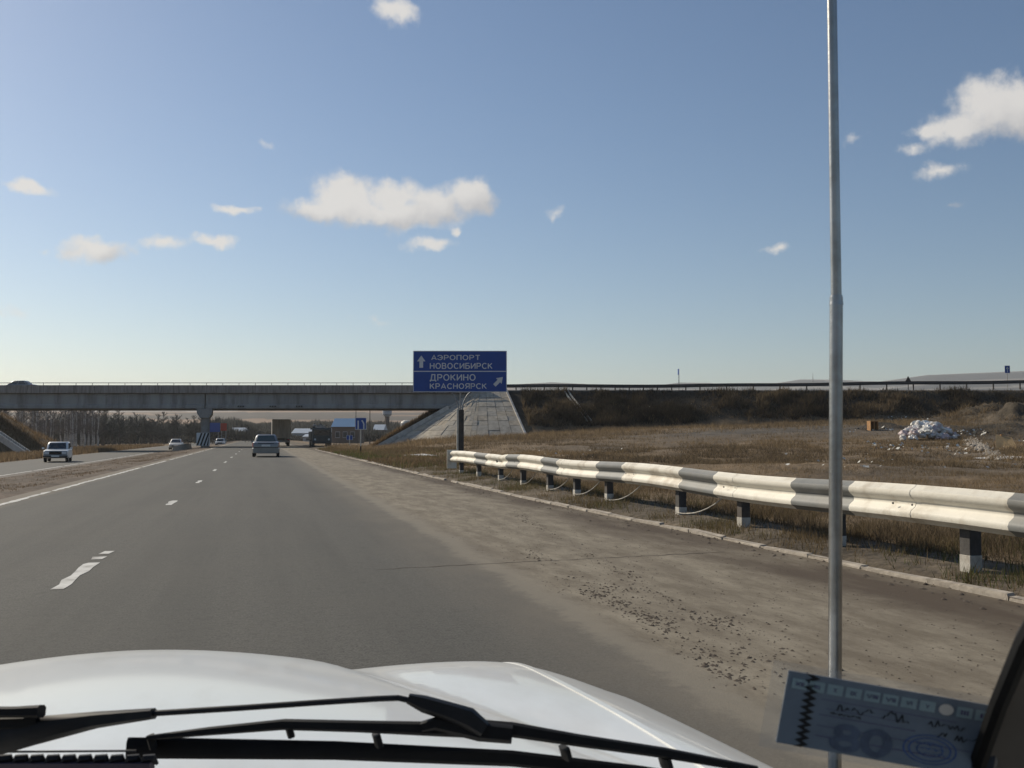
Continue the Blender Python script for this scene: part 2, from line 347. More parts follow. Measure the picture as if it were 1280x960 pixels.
def terrain(x, y):
    x = np.asarray(x, float); y = np.asarray(y, float)
    s, t = st(x, y); r = np.hypot(x, y)
    tk = t - np.where(t > 3, np.interp(s, KS, KT) - 5.72, 0)
    z = np.interp(tk, TK, ZK)
    rise = np.interp(x, [-30, -17, -9, 1.4, 30, 58, 110], [-.4, -.6, .8, 1.3, 2.55, 3.05, 3.1]) * sm((y - 28) / 82) * sm((t - 7.4) / 9)
    z = z + rise
    off = sm((t - 7.2) / 4) + sm((-17.8 - t) / 4)
    z = z + off * (.30 * fbm(x * .11, y * .11) + .10 * fbm(x * .7 + 9, y * .7))
    med = sm((t + 10.6) / 1.0) * sm((-5.7 - t) / 1.0)
    z = z + med * .13 * fbm(x * .8, y * .8)
    for (px, Y, h, rx, ry) in MOUNDS:
        X = (px - 640) / F * Y
        z = z + h * np.exp(-((x - X) / rx) ** 2 - ((y - Y) / ry) ** 2) * (1 + .7 * fbm(x * .9, y * .9))
    e = emb(x, y)
    e = e + sm((6.9 - e) / 1.0) * (.35 * fbm(x * .35, y * .35) + .12 * fbm(x * 1.3, y * 1.3))
    z = np.maximum(z, e)
    az = np.arctan2(x, y)
    hill = (np.interp(az, HAZ, HTAN) * .94) * 3000 * np.where(y > 0, 1, .9)
    k = np.clip((r - 320) / 2680, 0, 1) ** 1.25
    z = z + k * hill * (1 + .03 * fbm(x * .0022, y * .0022)) * np.where(r > 3000, 1 + (r - 3000) * 0, 1)
    return z
def hz(x, y): return float(terrain(np.array([x]), np.array([y]))[0])
def T(px, py, y0=6.0, y1=400.0):                            # where a line of sight meets the ground
    d = ray(px, py); Y = np.linspace(y0, y1, 1500); k = Y / d.y
    below = np.nonzero(CAMZ + d.z * k <= terrain(d.x * k, Y))[0]
    yy = Y[below[0]] if len(below) else y1
    return P(px, py, yy)

def big_mesh(name, verts, faces, col, material, parent=None, smooth=False):
    verts = np.asarray(verts, np.float32).reshape(-1, 3); faces = np.asarray(faces, np.int32); k = faces.shape[1]
    me = bpy.data.meshes.new(name)
    me.vertices.add(len(verts)); me.vertices.foreach_set('co', verts.ravel())
    me.loops.add(faces.size); me.loops.foreach_set('vertex_index', faces.ravel())
    me.polygons.add(len(faces)); me.polygons.foreach_set('loop_start', np.arange(len(faces), dtype=np.int32) * k)
    if smooth: me.polygons.foreach_set('use_smooth', np.ones(len(faces), bool))
    me.update(calc_edges=True)
    if col is not None:
        a = me.color_attributes.new('Col', 'FLOAT_COLOR', 'POINT')
        c4 = np.ones((len(verts), 4), np.float32); c4[:, :3] = col; a.data.foreach_set('color', c4.ravel())
    me.materials.append(material)
    o = bpy.data.objects.new(name, me); C.objects.link(o); o.parent = parent; return o

# ------------------------------------------------------------------ ground
def build_ground():
    r = np.concatenate([np.arange(.6, 30, .22), np.arange(30, 100, .42), np.arange(100, 142, .32), np.arange(142, 300, 2.0), 300 * np.exp(np.linspace(0, math.log(24), 70))])
    a = np.concatenate([np.arange(-180, -40, 3.5), np.arange(-40, -33, .5), np.arange(-33, 33, .2), np.arange(33, 40, .5), np.arange(40, 180, 3.5)])
    a = np.radians(a)
    A, Rr = np.meshgrid(a, r); x, y = Rr * np.sin(A), Rr * np.cos(A); z = terrain(x, y)
    nA, nR = len(a), len(r)
    s, t = st(x, y); e = emb(x, y)
    col = np.empty(x.shape + (3,)); n1 = fbm(x * .05, y * .05)[..., None]; n2 = fbm(x * .35 + 3, y * .35)[..., None]; n3 = fbm(x * 1.6, y * 1.6)[..., None]
    grass = np.array([.185, .132, .078]); dirt = np.array([.105, .09, .072]); scrub = np.array([.05, .04, .028]); med = np.array([.118, .088, .064])
    col[:] = grass * (1 + .5 * n2) 
    def blend(mask, c, nn=0): 
        col[:] = col * (1 - mask[..., None]) + c * (1 + nn) * mask[..., None]
    tracks = sm((fbm(x * .045 + 4, y * .07 + 1) + .08) / .16) * sm((t - 14) / 6) * sm((110 - y) / 8)
    yard = np.exp(-((x - 20) / 15.0) ** 4 - ((y - 82) / 16.0) ** 4)      # worn track across the field
    blend(np.clip(.55 * tracks + .95 * yard * (.75 + .5 * n2[..., 0]), 0, 1), dirt, .3 * n3)
    for (px, Y, h, rx, ry) in MOUNDS:
        X = (px - 640) / F * Y
        blend(.8 * np.exp(-((x - X) / rx / 1.2) ** 2 - ((y - Y) / ry / 1.2) ** 2), np.array([.06, .05, .036]), .4 * n3)
    sl = sm((e - z + .6) / .3) * sm((e + .4) / .8)
    onslope = ((e > z - .7) & (e > .2) & (e < 6.97)).astype(float) * np.where(x > -20, 1, 0)
    dry = sm((2.2 - (e - np.interp(x, [-20, 0, 60], [0, 1.2, 3.0]))) / 1.2) * .55
    blend(onslope * (1 - dry), scrub, .7 * n2)
    blend(((e >= 6.9)).astype(float), np.array([.12, .105, .09]))
    blend(sm((t - 5.3) / .1) * sm((7.6 - t) / .8), np.array([.12, .096, .068]), .6 * n2 + .4 * n3)
    blend(sm((t + 10.9) / .3) * sm((-5.2 - t) / .3), med, .5 * n2 + .5 * n3)
    fr = Rr
    hillc = np.array([.27, .185, .125]); f1 = fbm(x * .0015, y * .0040)[..., None]
    hc = np.where(f1 > .05, np.array([.20, .155, .125]), hillc); hc = np.where(f1 < -.18, np.array([.10, .085, .07]), hc)
    hc = np.where((f1 > .24), np.array([.34, .31, .28]), hc)
    east = sm((np.arctan2(x, y) + .01) / .02)[..., None]; hc = hc * (1 - east) + np.where(f1 > .28, np.array([.26, .24, .21]), np.array([.10, .10, .095])) * east
    k = sm((fr - 420) / 300)[..., None]; col[:] = col * (1 - k) + hc * (1 + .25 * n1) * k
    idx = np.arange(nA * nR).reshape(nR, nA)
    nx = np.roll(idx, -1, 1)
    f = np.stack([idx[:-1], idx[1:], nx[1:], nx[:-1]], -1).reshape(-1, 4)
    f = f[:, ::-1]
    v = np.stack([x, y, z], -1).reshape(-1, 3)
    o = big_mesh('ground', v, f, np.clip(col, .01, .6).reshape(-1, 3), attr_mat('ground_soil', .95, .32, .9, .5, 5.0, scale2=9.0), smooth=True)
    # flip if needed
    if o.data.polygons[5000].normal.z < 0: o.data.flip_normals()
    tag(o, kind='structure')
build_ground()

# ------------------------------------------------------------------ roads
def road_material(name, main=True):
    m_ = bpy.data.materials.new(name); m_.use_nodes = True
    nt = m_.node_tree; N = nt.nodes; L = nt.links; b = N['Principled BSDF']
    b.inputs['Roughness'].default_value = .9; b.inputs['Specular IOR Level'].default_value = .2
    tc = N.new('ShaderNodeTexCoord'); sp = N.new('ShaderNodeSeparateXYZ'); L.new(tc.outputs['Object'], sp.inputs[0])
    def m(op, a, bb=None):
        n = N.new('ShaderNodeMath'); n.operation = op
        for i, v in enumerate((a, bb)):
            if v is None: continue
            if isinstance(v, (int, float)): n.inputs[i].default_value = v
            else: L.new(v, n.inputs[i])
        return n.outputs[0]
    def nz(sc, det=6, stretch=None, ro=.6):
        n = N.new('ShaderNodeTexNoise'); n.inputs['Scale'].default_value = sc; n.inputs['Detail'].default_value = det; n.inputs['Roughness'].default_value = ro
        if stretch:
            mp = N.new('ShaderNodeMapping'); mp.inputs['Scale'].default_value = stretch; L.new(tc.outputs['Object'], mp.inputs[0]); L.new(mp.outputs[0], n.inputs['Vector'])
        else: L.new(tc.outputs['Object'], n.inputs['Vector'])
        return n.outputs['Fac']
    def mr(v, a, bb, lo=0.0, hi=1.0, smooth=True):
        n = N.new('ShaderNodeMapRange'); n.interpolation_type = 'SMOOTHSTEP' if smooth else 'LINEAR'
        n.inputs[1].default_value = a; n.inputs[2].default_value = bb; n.inputs[3].default_value = lo; n.inputs[4].default_value = hi
        L.new(v, n.inputs[0]); return n.outputs[0]
    def mix(f, a, c):
        n = N.new('ShaderNodeMix'); n.data_type = 'RGBA'
        if isinstance(f, (int, float)): n.inputs['Factor'].default_value = f
        else: L.new(f, n.inputs['Factor'])
        for k, v in (('A', a), ('B', c)):
            if isinstance(v, tuple): n.inputs[k].default_value = v + (1,)
            else: L.new(v, n.inputs[k])
        return n.outputs['Result']
    t = sp.outputs[0]
    fine = nz(60, 4, None, .75); vor = N.new('ShaderNodeTexVoronoi'); vor.inputs['Scale'].default_value = 48; L.new(tc.outputs['Object'], vor.inputs['Vector'])
    big = nz(.35, 5); streak = nz(1.0, 5, (1.4, .06, 1))
    c = mix(mr(fine, .3, .72), (.050, .049, .044), (.142, .138, .122))
    c = mix(mr(vor.outputs['Distance'], .0, .28, .55, 0), c, (.20, .19, .165))
    c = mix(mr(nz(22, 5, None, .7), .36, .64, 0, .32), c, (.175, .168, .148))
    c = mix(mr(nz(7, 6, None, .7), .5, .7, 0, .35), c, (.052, .051, .047))
    c = mix(mr(streak, .35, .7, 0, .5), c, (.068, .067, .061))
    c = mix(mr(big, .4, .7, 0, .3), c, (.118, .110, .094))
    tw = m('ADD', m('ADD', t, m('MULTIPLY', m('SUBTRACT', nz(.5, 5), .5), .5)), m('MULTIPLY', m('SUBTRACT', nz(7, 8, None, .75), .5), .45))
    if main:
        dustn = mr(nz(2.2, 8, (1, .35, 1)), .3, .7, .55, 1.0)
        dust = m('MULTIPLY', mr(tw, 1.2, 2.4, 0, .85), dustn)
        c = mix(dust, c, (.185, .162, .128))
        ridge = m('MULTIPLY', m('MULTIPLY', mr(tw, 2.15, 2.32), mr(tw, 2.6, 2.4)), .42)
        sh = mix(mr(nz(3.5, 9, (1, .3, 1), .7), .32, .68), (.165, .138, .100), (.295, .258, .195))
        sh = mix(mr(nz(16, 6, (1, .6, 1)), .52, .75, 0, .6), sh, (.125, .102, .075))
        sh = mix(mr(nz(.55, 7, (1.6, .22, 1), .65), .46, .66, 0, .6), sh, (.15, .124, .092))
        sh = mix(mr(nz(34, 5, None, .75), .56, .68, 0, .55), sh, (.085, .068, .05))
        c = mix(mr(tw, 2.25, 2.7), c, sh)
        c = mix(ridge, c, (.30, .265, .205))
        c = mix(m('MULTIPLY', mr(tw, 4.5, 5.15), mr(nz(1.3, 7, (1, .25, 1)), .3, .6, .3, .95)), c, (.085, .064, .046))
        c = mix(mr(tw, -4.6, -5.05, 0, .8), c, (.22, .185, .14))
    else:
        c = mix(.45, c, (.18, .172, .155))
        c = mix(mr(tw, -11.9, -11.3, 0, .7), c, (.17, .14, .115))
    L.new(c, b.inputs['Base Color'])
    bp = N.new('ShaderNodeBump'); bp.inputs['Strength'].default_value = .35; bp.inputs['Distance'].default_value = .01
    L.new(fine, bp.inputs['Height']); L.new(bp.outputs[0], b.inputs['Normal'])
    return m_
def strip(name, t0, t1, s0, s1, z, material, ns=60, nt_=8):
    mb = MB(); v = []; f = []
    for i in range(ns + 1):
        for j in range(nt_ + 1): v.append((t0 + (t1 - t0) * j / nt_, s0 + (s1 - s0) * i / ns, z))
    for i in range(ns):
        for j in range(nt_):
            a = i * (nt_ + 1) + j; f.append((a, a + 1, a + nt_ + 2, a + nt_ + 1))
    mb.add(v, f); o = mb.build(name, material, None, False, False); o.rotation_euler = (0, 0, ROADROT); tag(o, kind='structure'); return o
road = strip('road', -5.35, 6.25, -14, 330, 0, road_material('asphalt_dusty'))
road2 = strip('opposite_road', -17.3, -11.0, -14, 330, -.5, road_material('asphalt_old', False))

def worn(name, t0, t1, s0, s1, z, parent, rag=.03, step=.35, skip=0.0, rseed=0):
    # a painted line with ragged, partly worn edges (local coordinates of the road)
    rr = random.Random(rseed); mb = MB(); s = s0; a0 = a1 = 0
    while s < s1:
        e = min(s + step, s1); b0, b1 = rr.uniform(-rag, rag), rr.uniform(-rag, rag)
        if rr.random() >= skip:
            mb.add([(t0 + a0, s, z), (t1 + a1, s, z), (t1 + b1, e, z), (t0 + b0, e, z)], [(0, 1, 2, 3)])
        a0, a1 = b0, b1; s = e
    return mb.build(name, M['paint'], parent, False, False)
for i, (s0, s1) in enumerate([(9.55, 11.45), (11.75, 12.0), (12.25, 12.55), (20.6, 22.0), (30.0, 31.8), (40.2, 42.2), (52.5, 55), (64.5, 67), (76.5, 79), (88.5, 91), (100.5, 103)]):
    worn('lane_marking', -1.77, -1.66, s0, s1, .004, road, .03, .3, 0, i)
worn('edge_marking', -4.98, -4.85, 2, 45, .004, road, .03, .3, .05, 50)
worn('edge_marking', -4.98, -4.86, 45, 150, .004, road, .02, .8, .35, 51)
worn('edge_marking', -11.75, -11.62, 15, 120, -.496 + .5 - .0, road2, .02, .5, .08, 53).location.z = -.5
# the narrow crack across the right lane
def crack():
    mb = MB(); rr = random.Random(4); a, b = G(470, 712, 0), G(905, 690, 0); n = 46; prev = None
    for i in range(n + 1):
        p = a.lerp(b, i / n); s, t = st(p.x, p.y); s += rr.uniform(-.03, .03); w = .006 + .008 * rr.random()
        cur = ((t, s - w, .003), (t, s + w, .003))
        if prev: mb.add([prev[0], cur[0], cur[1], prev[1]], [(0, 1, 2, 3)])
        prev = cur
    mb.build('crack', M['brown_clod'], road, False, False)
crack()

# kerb: single stones
kerb = empty('kerb', V(0, 5.8), ROADROT, kind='structure')
kst = []
for i in range(4):
    rr = random.Random(i); mb = MB(); mb.bbox(-.05, .05, .002, .998, -.16, .040 + .006 * i, .016)
    for k in range(len(mb.v)):
        x, y, z = mb.v[k]; mb.v[k] = (x + rr.uniform(-.018, .018), y, z + (rr.uniform(-.016, .01) if z > 0 else 0))
    kst.append(mb.mesh('kerb_stone', M['kerb']))
s = -5.0; rr = random.Random(11)
while s < 101:
    t = np.interp(s, KS, KT) + rr.uniform(-.012, .012); t2 = np.interp(s + 1, KS, KT)
    if rr.random() > .015:
        o = link('kerb_stone', kst[rr.randrange(4)], kerb, (t - 5.8, s, rr.uniform(-.012, .008)), (rr.uniform(-.008, .008), rr.uniform(-.04, .04), -math.atan2(t2 - t, 1)))
    s += 1.0

# dried mud clods on the shoulder
def clods():
    base = np.array([(1, 0, 0), (0, 1, 0), (-1, 0, 0), (0, -1, 0), (0, 0, 1)], float); fc = np.array([(0, 1, 4), (1, 2, 4), (2, 3, 4), (3, 0, 4)])
    vs_, fs_, n = [], [], 0
    pts = []
    for line, cnt, wid in (([(640, 640), (760, 706), (900, 790), (960, 840)], 330, .13), ([(660, 690), (740, 740), (830, 780), (925, 858)], 560, .15), ([(700, 720), (860, 760), (1000, 822)], 240, .2)):
        P0 = [G(*p) for p in line]
        centers = [random.random() for _ in range(26)]
        for _ in range(cnt):
            u = min(max(random.choice(centers) + random.gauss(0, .018), 0), .999) * (len(P0) - 1); i = int(u); q = P0[i].lerp(P0[i + 1], u - i)
            pts.append((q.x + random.gauss(0, wid * .5), q.y + random.gauss(0, wid), random.choice([.004, .006, .008, .011, .017])))
    for _ in range(3600):
        s_, t_ = 4 + 41 * random.random() ** 1.5, random.uniform(2.5, 5.7); x, y = xy(s_, t_); pts.append((x, y, random.choice([.004, .006, .009])))
    for _ in range(700):
        s_ = random.uniform(3, 50); t_ = np.interp(s_, KS, KT) - abs(random.gauss(.1, .25)); x, y = xy(s_, t_); pts.append((x, y, random.choice([.01, .015, .02, .03])))
    for (x, y, r_) in pts:
        a = random.uniform(0, 6.28); ca, sa = math.cos(a), math.sin(a)
        b = base * (r_ * random.uniform(.7, 1.4), r_ * random.uniform(.6, 1.2), r_ * .6) * rng.uniform(.7, 1.3, (5, 1))
        vs_.append(np.stack([b[:, 0] * ca - b[:, 1] * sa + x, b[:, 0] * sa + b[:, 1] * ca + y, b[:, 2] + .001], 1)); fs_.append(fc + n); n += 5
    o = big_mesh('mud_clods', np.concatenate(vs_), np.concatenate(fs_), None, M['brown_clod'])
    tag(o, 'dark dried mud crumbs scattered over the dusty shoulder', 'mud', kind='stuff')
clods()

# ------------------------------------------------------------------ grass and scrub
def blades(name, x, y, h, w, col, lean, label, cat, z=None):
    n = len(x); z = terrain(x, y) if z is None else z
    a = rng.uniform(0, 2 * np.pi, n); la = rng.uniform(0, 2 * np.pi, n); ll = lean * h * rng.random(n)
    dx, dy = np.cos(a) * w / 2, np.sin(a) * w / 2
    v = np.empty((n, 3, 3)); v[:, 0] = np.stack([x - dx, y - dy, z - .03], 1); v[:, 1] = np.stack([x + dx, y + dy, z - .03], 1)
    v[:, 2] = np.stack([x + np.cos(la) * ll, y + np.sin(la) * ll, z + h], 1)
    f = np.arange(3 * n).reshape(n, 3); c = np.repeat(col, 3, 0)
    o = big_mesh(name, v.reshape(-1, 3), f, c, MG)
    tag(o, label, cat, kind='stuff'); return o
MG = attr_mat('dry_grass_blades', .85, .15, .4, 0, transl=True)
def clumpy(x, y, f=.6): return fbm(x * f, y * f) + .6 * fbm(x * f * 4, y * f * 4)
def pick(n): return rng.random(n)
def field_grass():
    X, Y, H, W, CC = [], [], [], [], []
    for (n, u0, u1, y0, y1, h, w) in ((190000, -.12, .60, 9, 40, .15, .011), (230000, -.18, .60, 38, 90, .20, .032), (110000, -.20, .60, 84, 119, .42, .05)):
        q = rng.random(n); Yv = y0 * (y1 / y0) ** q; Xv = rng.uniform(u0, u1, n) * Yv
        s, t = st(Xv, Yv); e = emb(Xv, Yv); zz = terrain(Xv, Yv)
        cl = clumpy(Xv, Yv, .5); yard = np.exp(-((Xv - 20) / 14.0) ** 4 - ((Yv - 82) / 15.0) ** 4)
        keep = (t > 7.1) & (e < zz + .9) & (pick(n) < np.clip(.55 + 1.5 * cl, .06, 1)) & (pick(n) > yard * .93) & ((e < 1.0) | (Xv > -14))
        keep &= ~((e > zz - .2) & (Xv < 2.2) & (Xv > -19) & (e > 0.2))
        Xv, Yv, cl = Xv[keep], Yv[keep], cl[keep]; m = len(Xv)
        X.append(Xv); Y.append(Yv); H.append(h * (.45 + .9 * rng.random(m)) * (.7 + np.clip(cl, -.3, .7))); W.append(w * (.6 + .8 * rng.random(m)))
        k = rng.random((m, 1)); b = fbm(Xv * .09 + 31, Yv * .09)[:, None]
        c = np.array([.215, .158, .094]) * (.5 + .8 * k) + np.clip(b, -.35, .4) * np.array([.13, .088, .042])
        CC.append(np.clip(c, .02, .5))
    blades('dry_grass', np.concatenate(X), np.concatenate(Y), np.concatenate(H), np.concatenate(W), np.concatenate(CC), 1.5, 'dry brown grass over the field behind the striped guardrail', 'grass')
field_grass()
def verge_grass():
    n = 90000; s = 4 + 46 * rng.random(n) ** 1.6; t = np.interp(s, KS, KT) + .12 + 1.9 * rng.random(n); x, y = xy(s, t)
    cl = clumpy(x, y, 1.1); keep = pick(n) < np.clip(.25 + 1.3 * cl, .03, 1); x, y, cl, s, t = x[keep], y[keep], cl[keep], s[keep], t[keep]; m = len(x)
    g = np.clip(.5 + 1.6 * fbm(x * .5 + 7, y * .5), 0, 1)[:, None] * (rng.random((m, 1)) < .6)
    c = np.array([.15, .11, .06]) * (1 - g) + np.array([.075, .085, .03]) * g
    blades('verge_grass', x, y, .05 + .09 * rng.random(m) * (1 + .6 * (t > 6.7)), .007 + .006 * rng.random(m), c * (.6 + .8 * rng.random((m, 1))), 1.0, 'short green and brown grass on the verge along the kerb', 'grass')
    n = 26000; s = 40 + 62 * rng.random(n); t = np.interp(s, KS, KT) + .15 + 7 * rng.random(n); x, y = xy(s, t)
    g = (rng.random((n, 1)) < np.clip(.45 + 1.4 * fbm(x * .12, y * .12), 0, 1)[:, None] * np.exp(-(t[:, None] - 5.4) / 4))
    c = np.where(g, np.array([.09, .1, .035]), np.array([.15, .105, .06])) * (.6 + .8 * rng.random((n, 1)))
    blades('far_verge_grass', x, y, .08 + .16 * rng.random(n), .03 + .02 * rng.random(n), c, .9, 'low greenish grass between the kerb and the bridge abutment', 'grass')
    n = 60000; s = 12 + 100 * rng.random(n) ** 1.3; t = rng.uniform(-10.7, -5.8, n); x, y = xy(s, t); keep = pick(n) < np.clip(.25 + 1.7 * clumpy(x, y, .5), .02, 1); x, y = x[keep], y[keep]; m = len(x)
    c = np.array([.16, .12, .082]) * (.6 + .8 * rng.random((m, 1)))
    blades('median_grass', x, y, .02 + .05 * rng.random(m), .02 + .015 * rng.random(m), c, 1.0, 'sparse dead grass on the dirt median', 'grass')
    n = 60000; s = 40 + 160 * rng.random(n) ** .9; t = rng.uniform(-34, -17.6, n); x, y = xy(s, t); c = np.array([.165, .118, .070]) * (.6 + .8 * rng.random((n, 1)))
    blades('left_bank_grass', x, y, .2 + .5 * rng.random(n), .05 + .03 * rng.random(n), c, .6, 'tall brown grass on the bank beyond the opposite road', 'grass')
    n = 30000; y = rng.uniform(122, 175, n); x = -8.0 - .25 * (y - 122) - rng.random(n) * 13; c = np.array([.18, .122, .066]) * (.6 + .8 * rng.random((n, 1))); k = (emb(x, y) > -.3) & (emb(x, y) < 6) & (y > 125)
    blades('abutment_grass', x[k], y[k], .2 + .45 * rng.random(k.sum()), .06 + .03 * rng.random(k.sum()), c[k], .6, 'orange brown grass on the slope left of the concrete stair', 'grass')
verge_grass()
def scrub():
    n = 230000; x = rng.uniform(-2, 74, n); y = rng.uniform(106, 124, n); e = emb(x, y); z = terrain(x, y); base = np.interp(x, [-20, 0, 30, 60], [0, 1.3, 2.5, 3.1])
    cl = clumpy(x, y, .35); keep = (e > z - .6) & (e < 6.9) & (z > base + .9 + .6 * fbm(x * .2, y * 0)) & (pick(n) < np.clip(.5 + 1.2 * cl, .1, 1)); keep &= ~((x - 1.4) < -(124 - y) * .0 - .2) & (x > .6 + (122.5 - y) * .16)
    x, y, z, cl = x[keep], y[keep], z[keep], cl[keep]; m = len(x)
    k = rng.random((m, 1)); w = np.clip(.36 + 2.0 * fbm(x * .16 + 2, y * .22 + 8) + .5 * sm((z - 6.0) / .8), 0, 1)[:, None]
    c = np.array([.038, .031, .021]) * (.5 + k) * (1 - w) + np.array([.15, .112, .068]) * (.5 + k) * w
    blades('embankment_scrub', x, y, (.25 + .6 * rng.random(m)) * (.8 + np.clip(cl, -.3, .8)), .05 + .05 * rng.random(m), c, 1.0, 'dark leafless scrub covering the road embankment slope', 'scrub', z)
scrub()

# ------------------------------------------------------------------ overpass
def zpx(py, Y): return P(640, py, Y).z
def build_bridge():
    br = empty('overpass', (-37.7, 122, 0), 0, label='long grey concrete road overpass crossing both carriageways', cat='overpass')
    ox, oy = -37.7, 122
    Y0 = 122.0
    zs, zf, zg, zp = zpx(510.5, Y0), zpx(506, Y0), zpx(492, Y0), zpx(481.5, Y0)
    def bx(name, m_, parent, *b):
        mb = MB(); mb.box(b[0] - ox, b[1] - ox, b[2] - oy, b[3] - oy, b[4], b[5]); return mb.build(name, m_, parent)
    spans = [(-84, -37.78), (-37.62, -3.6)]
    for (a, b) in spans:
        for k, yo in enumerate((0, 2.6, 5.2, 7.8, 10.4)):
            mb = MB(); w = .22
            prof = [(-.16, zs), (.5, zs), (.5, zf - .08), (.28, zf + .1), (.28, zg), (0, zg), (0, zf + .1), (-.16, zf - .08)]
            prof = [(y + yo + .3, z) for y, z in prof]
            mb.loft([[(a - ox, y, z) for y, z in prof], [(b - ox, y, z) for y, z in prof]])
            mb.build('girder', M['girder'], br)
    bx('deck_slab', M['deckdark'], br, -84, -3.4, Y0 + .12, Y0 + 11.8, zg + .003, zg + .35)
    x = -84.0; i = 0
    while x < -3.5:                                          # edge panels
        e = min(x + 8.2, -3.4); mb = MB(); mb.bbox(x + .02 - ox, e - .02 - ox, -.16, .1, zg + .06, zp, .02)
        mb.build('edge_panel', M['parapet'], br); x = e
    x = -84.0
    while x < -3.5:
        e = min(x + 8.2, -3.4); mb = MB(); mb.bbox(x + .02 - ox, e - .02 - ox, 11.8, 12.05, zg + .06, zp, .02); mb.build('edge_panel', M['parapet'], br); x = e
    rl = MB(); rl.box(-84 - ox, -3.4 - ox, -.06, .0, zpx(479.0, Y0), zpx(478.2, Y0)); o = rl.build('handrail', M['galv'], br)
    pm = MB(); pm.box(-.03, .03, -.05, -.01, zp, zpx(479.0, Y0) + .002); pme = pm.mesh('handrail_post', M['galv'])
    for k in range(41): link('handrail_post', pme, o, (-83.5 - ox + 2.0 * k, 0, 0))
    dr = MB(); dr.disc((0, -.005, 0), .09, 'y', .12, 8); dme = dr.mesh('drain_outlet', M['black'])
    for px in (298, 301, 304, 338, 341, 344, 371, 374, 377): q = P(px, 508, Y0 + .1); link('drain_outlet', dme, br, (q.x - ox, .1, q.z))
    # pier: cap on two columns, striped guard boards
    cap = MB(); cap.loft([[(-.95, y, zs - .02), (.95, y, zs - .02), (.95, y, zs - .55), (.55, y, zs - 1.15), (-.55, y, zs - 1.15), (-.95, y, zs - .55)] for y in (.1, 11.6)]); cap.v = [(x - .29 * y, y, z) for x, y, z in cap.v]
    cp = cap.build('pier_cap', M['pier'], br)
    for dx, dy in ((-.25, 1.2), (-1.6, 5.8), (-3.0, 10.4)):
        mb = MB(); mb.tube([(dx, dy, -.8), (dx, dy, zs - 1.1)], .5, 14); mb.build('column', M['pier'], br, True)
    for px in (-.62, .62):
        mb = MB(); mb.bbox(px - .22, px + .22, 0.35, .75, zs - .35, zs + .12, .02); mb.build('bearing_block', M['pier'], br)
    bd = MB(); bd.box(-1.1, .5, .56, .62, .15, 1.75); b = bd.build('guard_board', M['signwhite'], br)
    for k in range(4):
        a = -1.1 + .42 * k; mb = MB()
        mb.add([(a, .55, .18), (min(a + .22, .49), .55, .18), (min(a + .75, .49), .55, 1.72), (min(a + .53, .49), .55, 1.72)], [(0, 1, 2, 3)]); mb.build('stripe', M['black'], b)
    # abutments
    for a, c in ((-4.6, -3.0), (-85, -83)):
        bx('abutment', M['pier'], br, a, c, Y0 + .35, Y0 + 11.7, 2.0, zs - .004)
    return br
build_bridge()

# stone slabs on the cone under the right end of the overpass
def revetment():
    rv = empty('stone_revetment', (-4, 113, 1.2), 0, label='pale stone slab paving on the cone under the right end of the overpass', cat='revetment')
    base = Vector((-4, 113, 1.2)); rr = random.Random(3)
    cols = []
    for k in range(17): cols.append(('a', R(206) + (R(270) - R(206)) * k / 16))
    for k in range(1, 5): cols.append(('s', k / 4))
    def pt(c, d, off):
        z = TOP - d / SLOPE
        if c[0] == 'a':
            n = Vector((math.cos(c[1]), math.sin(c[1]), 0)); p = Vector((XA, YN, 0)) + n * d
        else:
            n = Vector((0, -1, 0)); p = Vector((XA + c[1] * (3.1 + d * .235), YN - d, 0))
        p.z = z; return p + Vector((n.x / SLOPE, n.y / SLOPE, 1)).normalized() * off
    drow = .98
    for i in range(len(cols) - 1):
        for j in range(1, 14):
            d0, d1 = .25 + drow * (j - 1), .25 + drow * j
            c = pt(cols[i], d1, 0)
            if c.z < hz(c.x, c.y - .6) - .9 and c.z < -1: continue
            off = .30 + rr.uniform(-.025, .03)
            g = .018
            a, b = cols[i], cols[i + 1]
            def corner(c0, c1, u, d): return pt(c0, d, off).lerp(pt(c1, d, off), u)
            q = [corner(a, b, g, d1 - .03), corner(a, b, 1 - g, d1 - .03), corner(a, b, 1 - g, d0), corner(a, b, g, d0)]
            n = (q[1] - q[0]).cross(q[3] - q[0]).normalized() * .16
            mb = MB(); mb.add([p - base for p in q] + [p - n - base for p in q], [(0, 1, 2, 3), (0, 4, 5, 1), (1, 5, 6, 2), (2, 6, 7, 3), (3, 7, 4, 0)])
            mb.build('slab', M['slab'][rr.choice([0, 0, 1, 1, 2])], rv, False, False)
    # bedding under the slabs
    mb = MB(); v = []; f = []
    for i, c in enumerate(cols):
        for j in range(8): v.append(pt(c, .1 + 13.2 * j / 7, .20) - base)
    for i in range(len(cols) - 1):
        for j in range(7): f.append((i * 8 + j, i * 8 + j + 1, i * 8 + j + 9, i * 8 + j + 8))
    mb.add(v, f); mb.build('bedding', M['deckdark'], rv, False, True)
    mb = MB()
    a, b = pt(('s', 1.02), .2, .33), pt(('s', 1.02), 10.6, .33); mb.bar(a - base, b - base, .22, .2); mb.build('edge_beam', M['concrete'], rv)
revetment()
def stair():
    a, b = P(467, 562.5, 116.4), P(562, 509.5, 119.6)
    stair_at(a, b, 'narrow pale concrete stair climbing the slope right of the lane sign')
    stair_at(P(36, 568, 108), P(-40, 517, 112), 'worn concrete stair on the bank at the far left behind the white estate car')
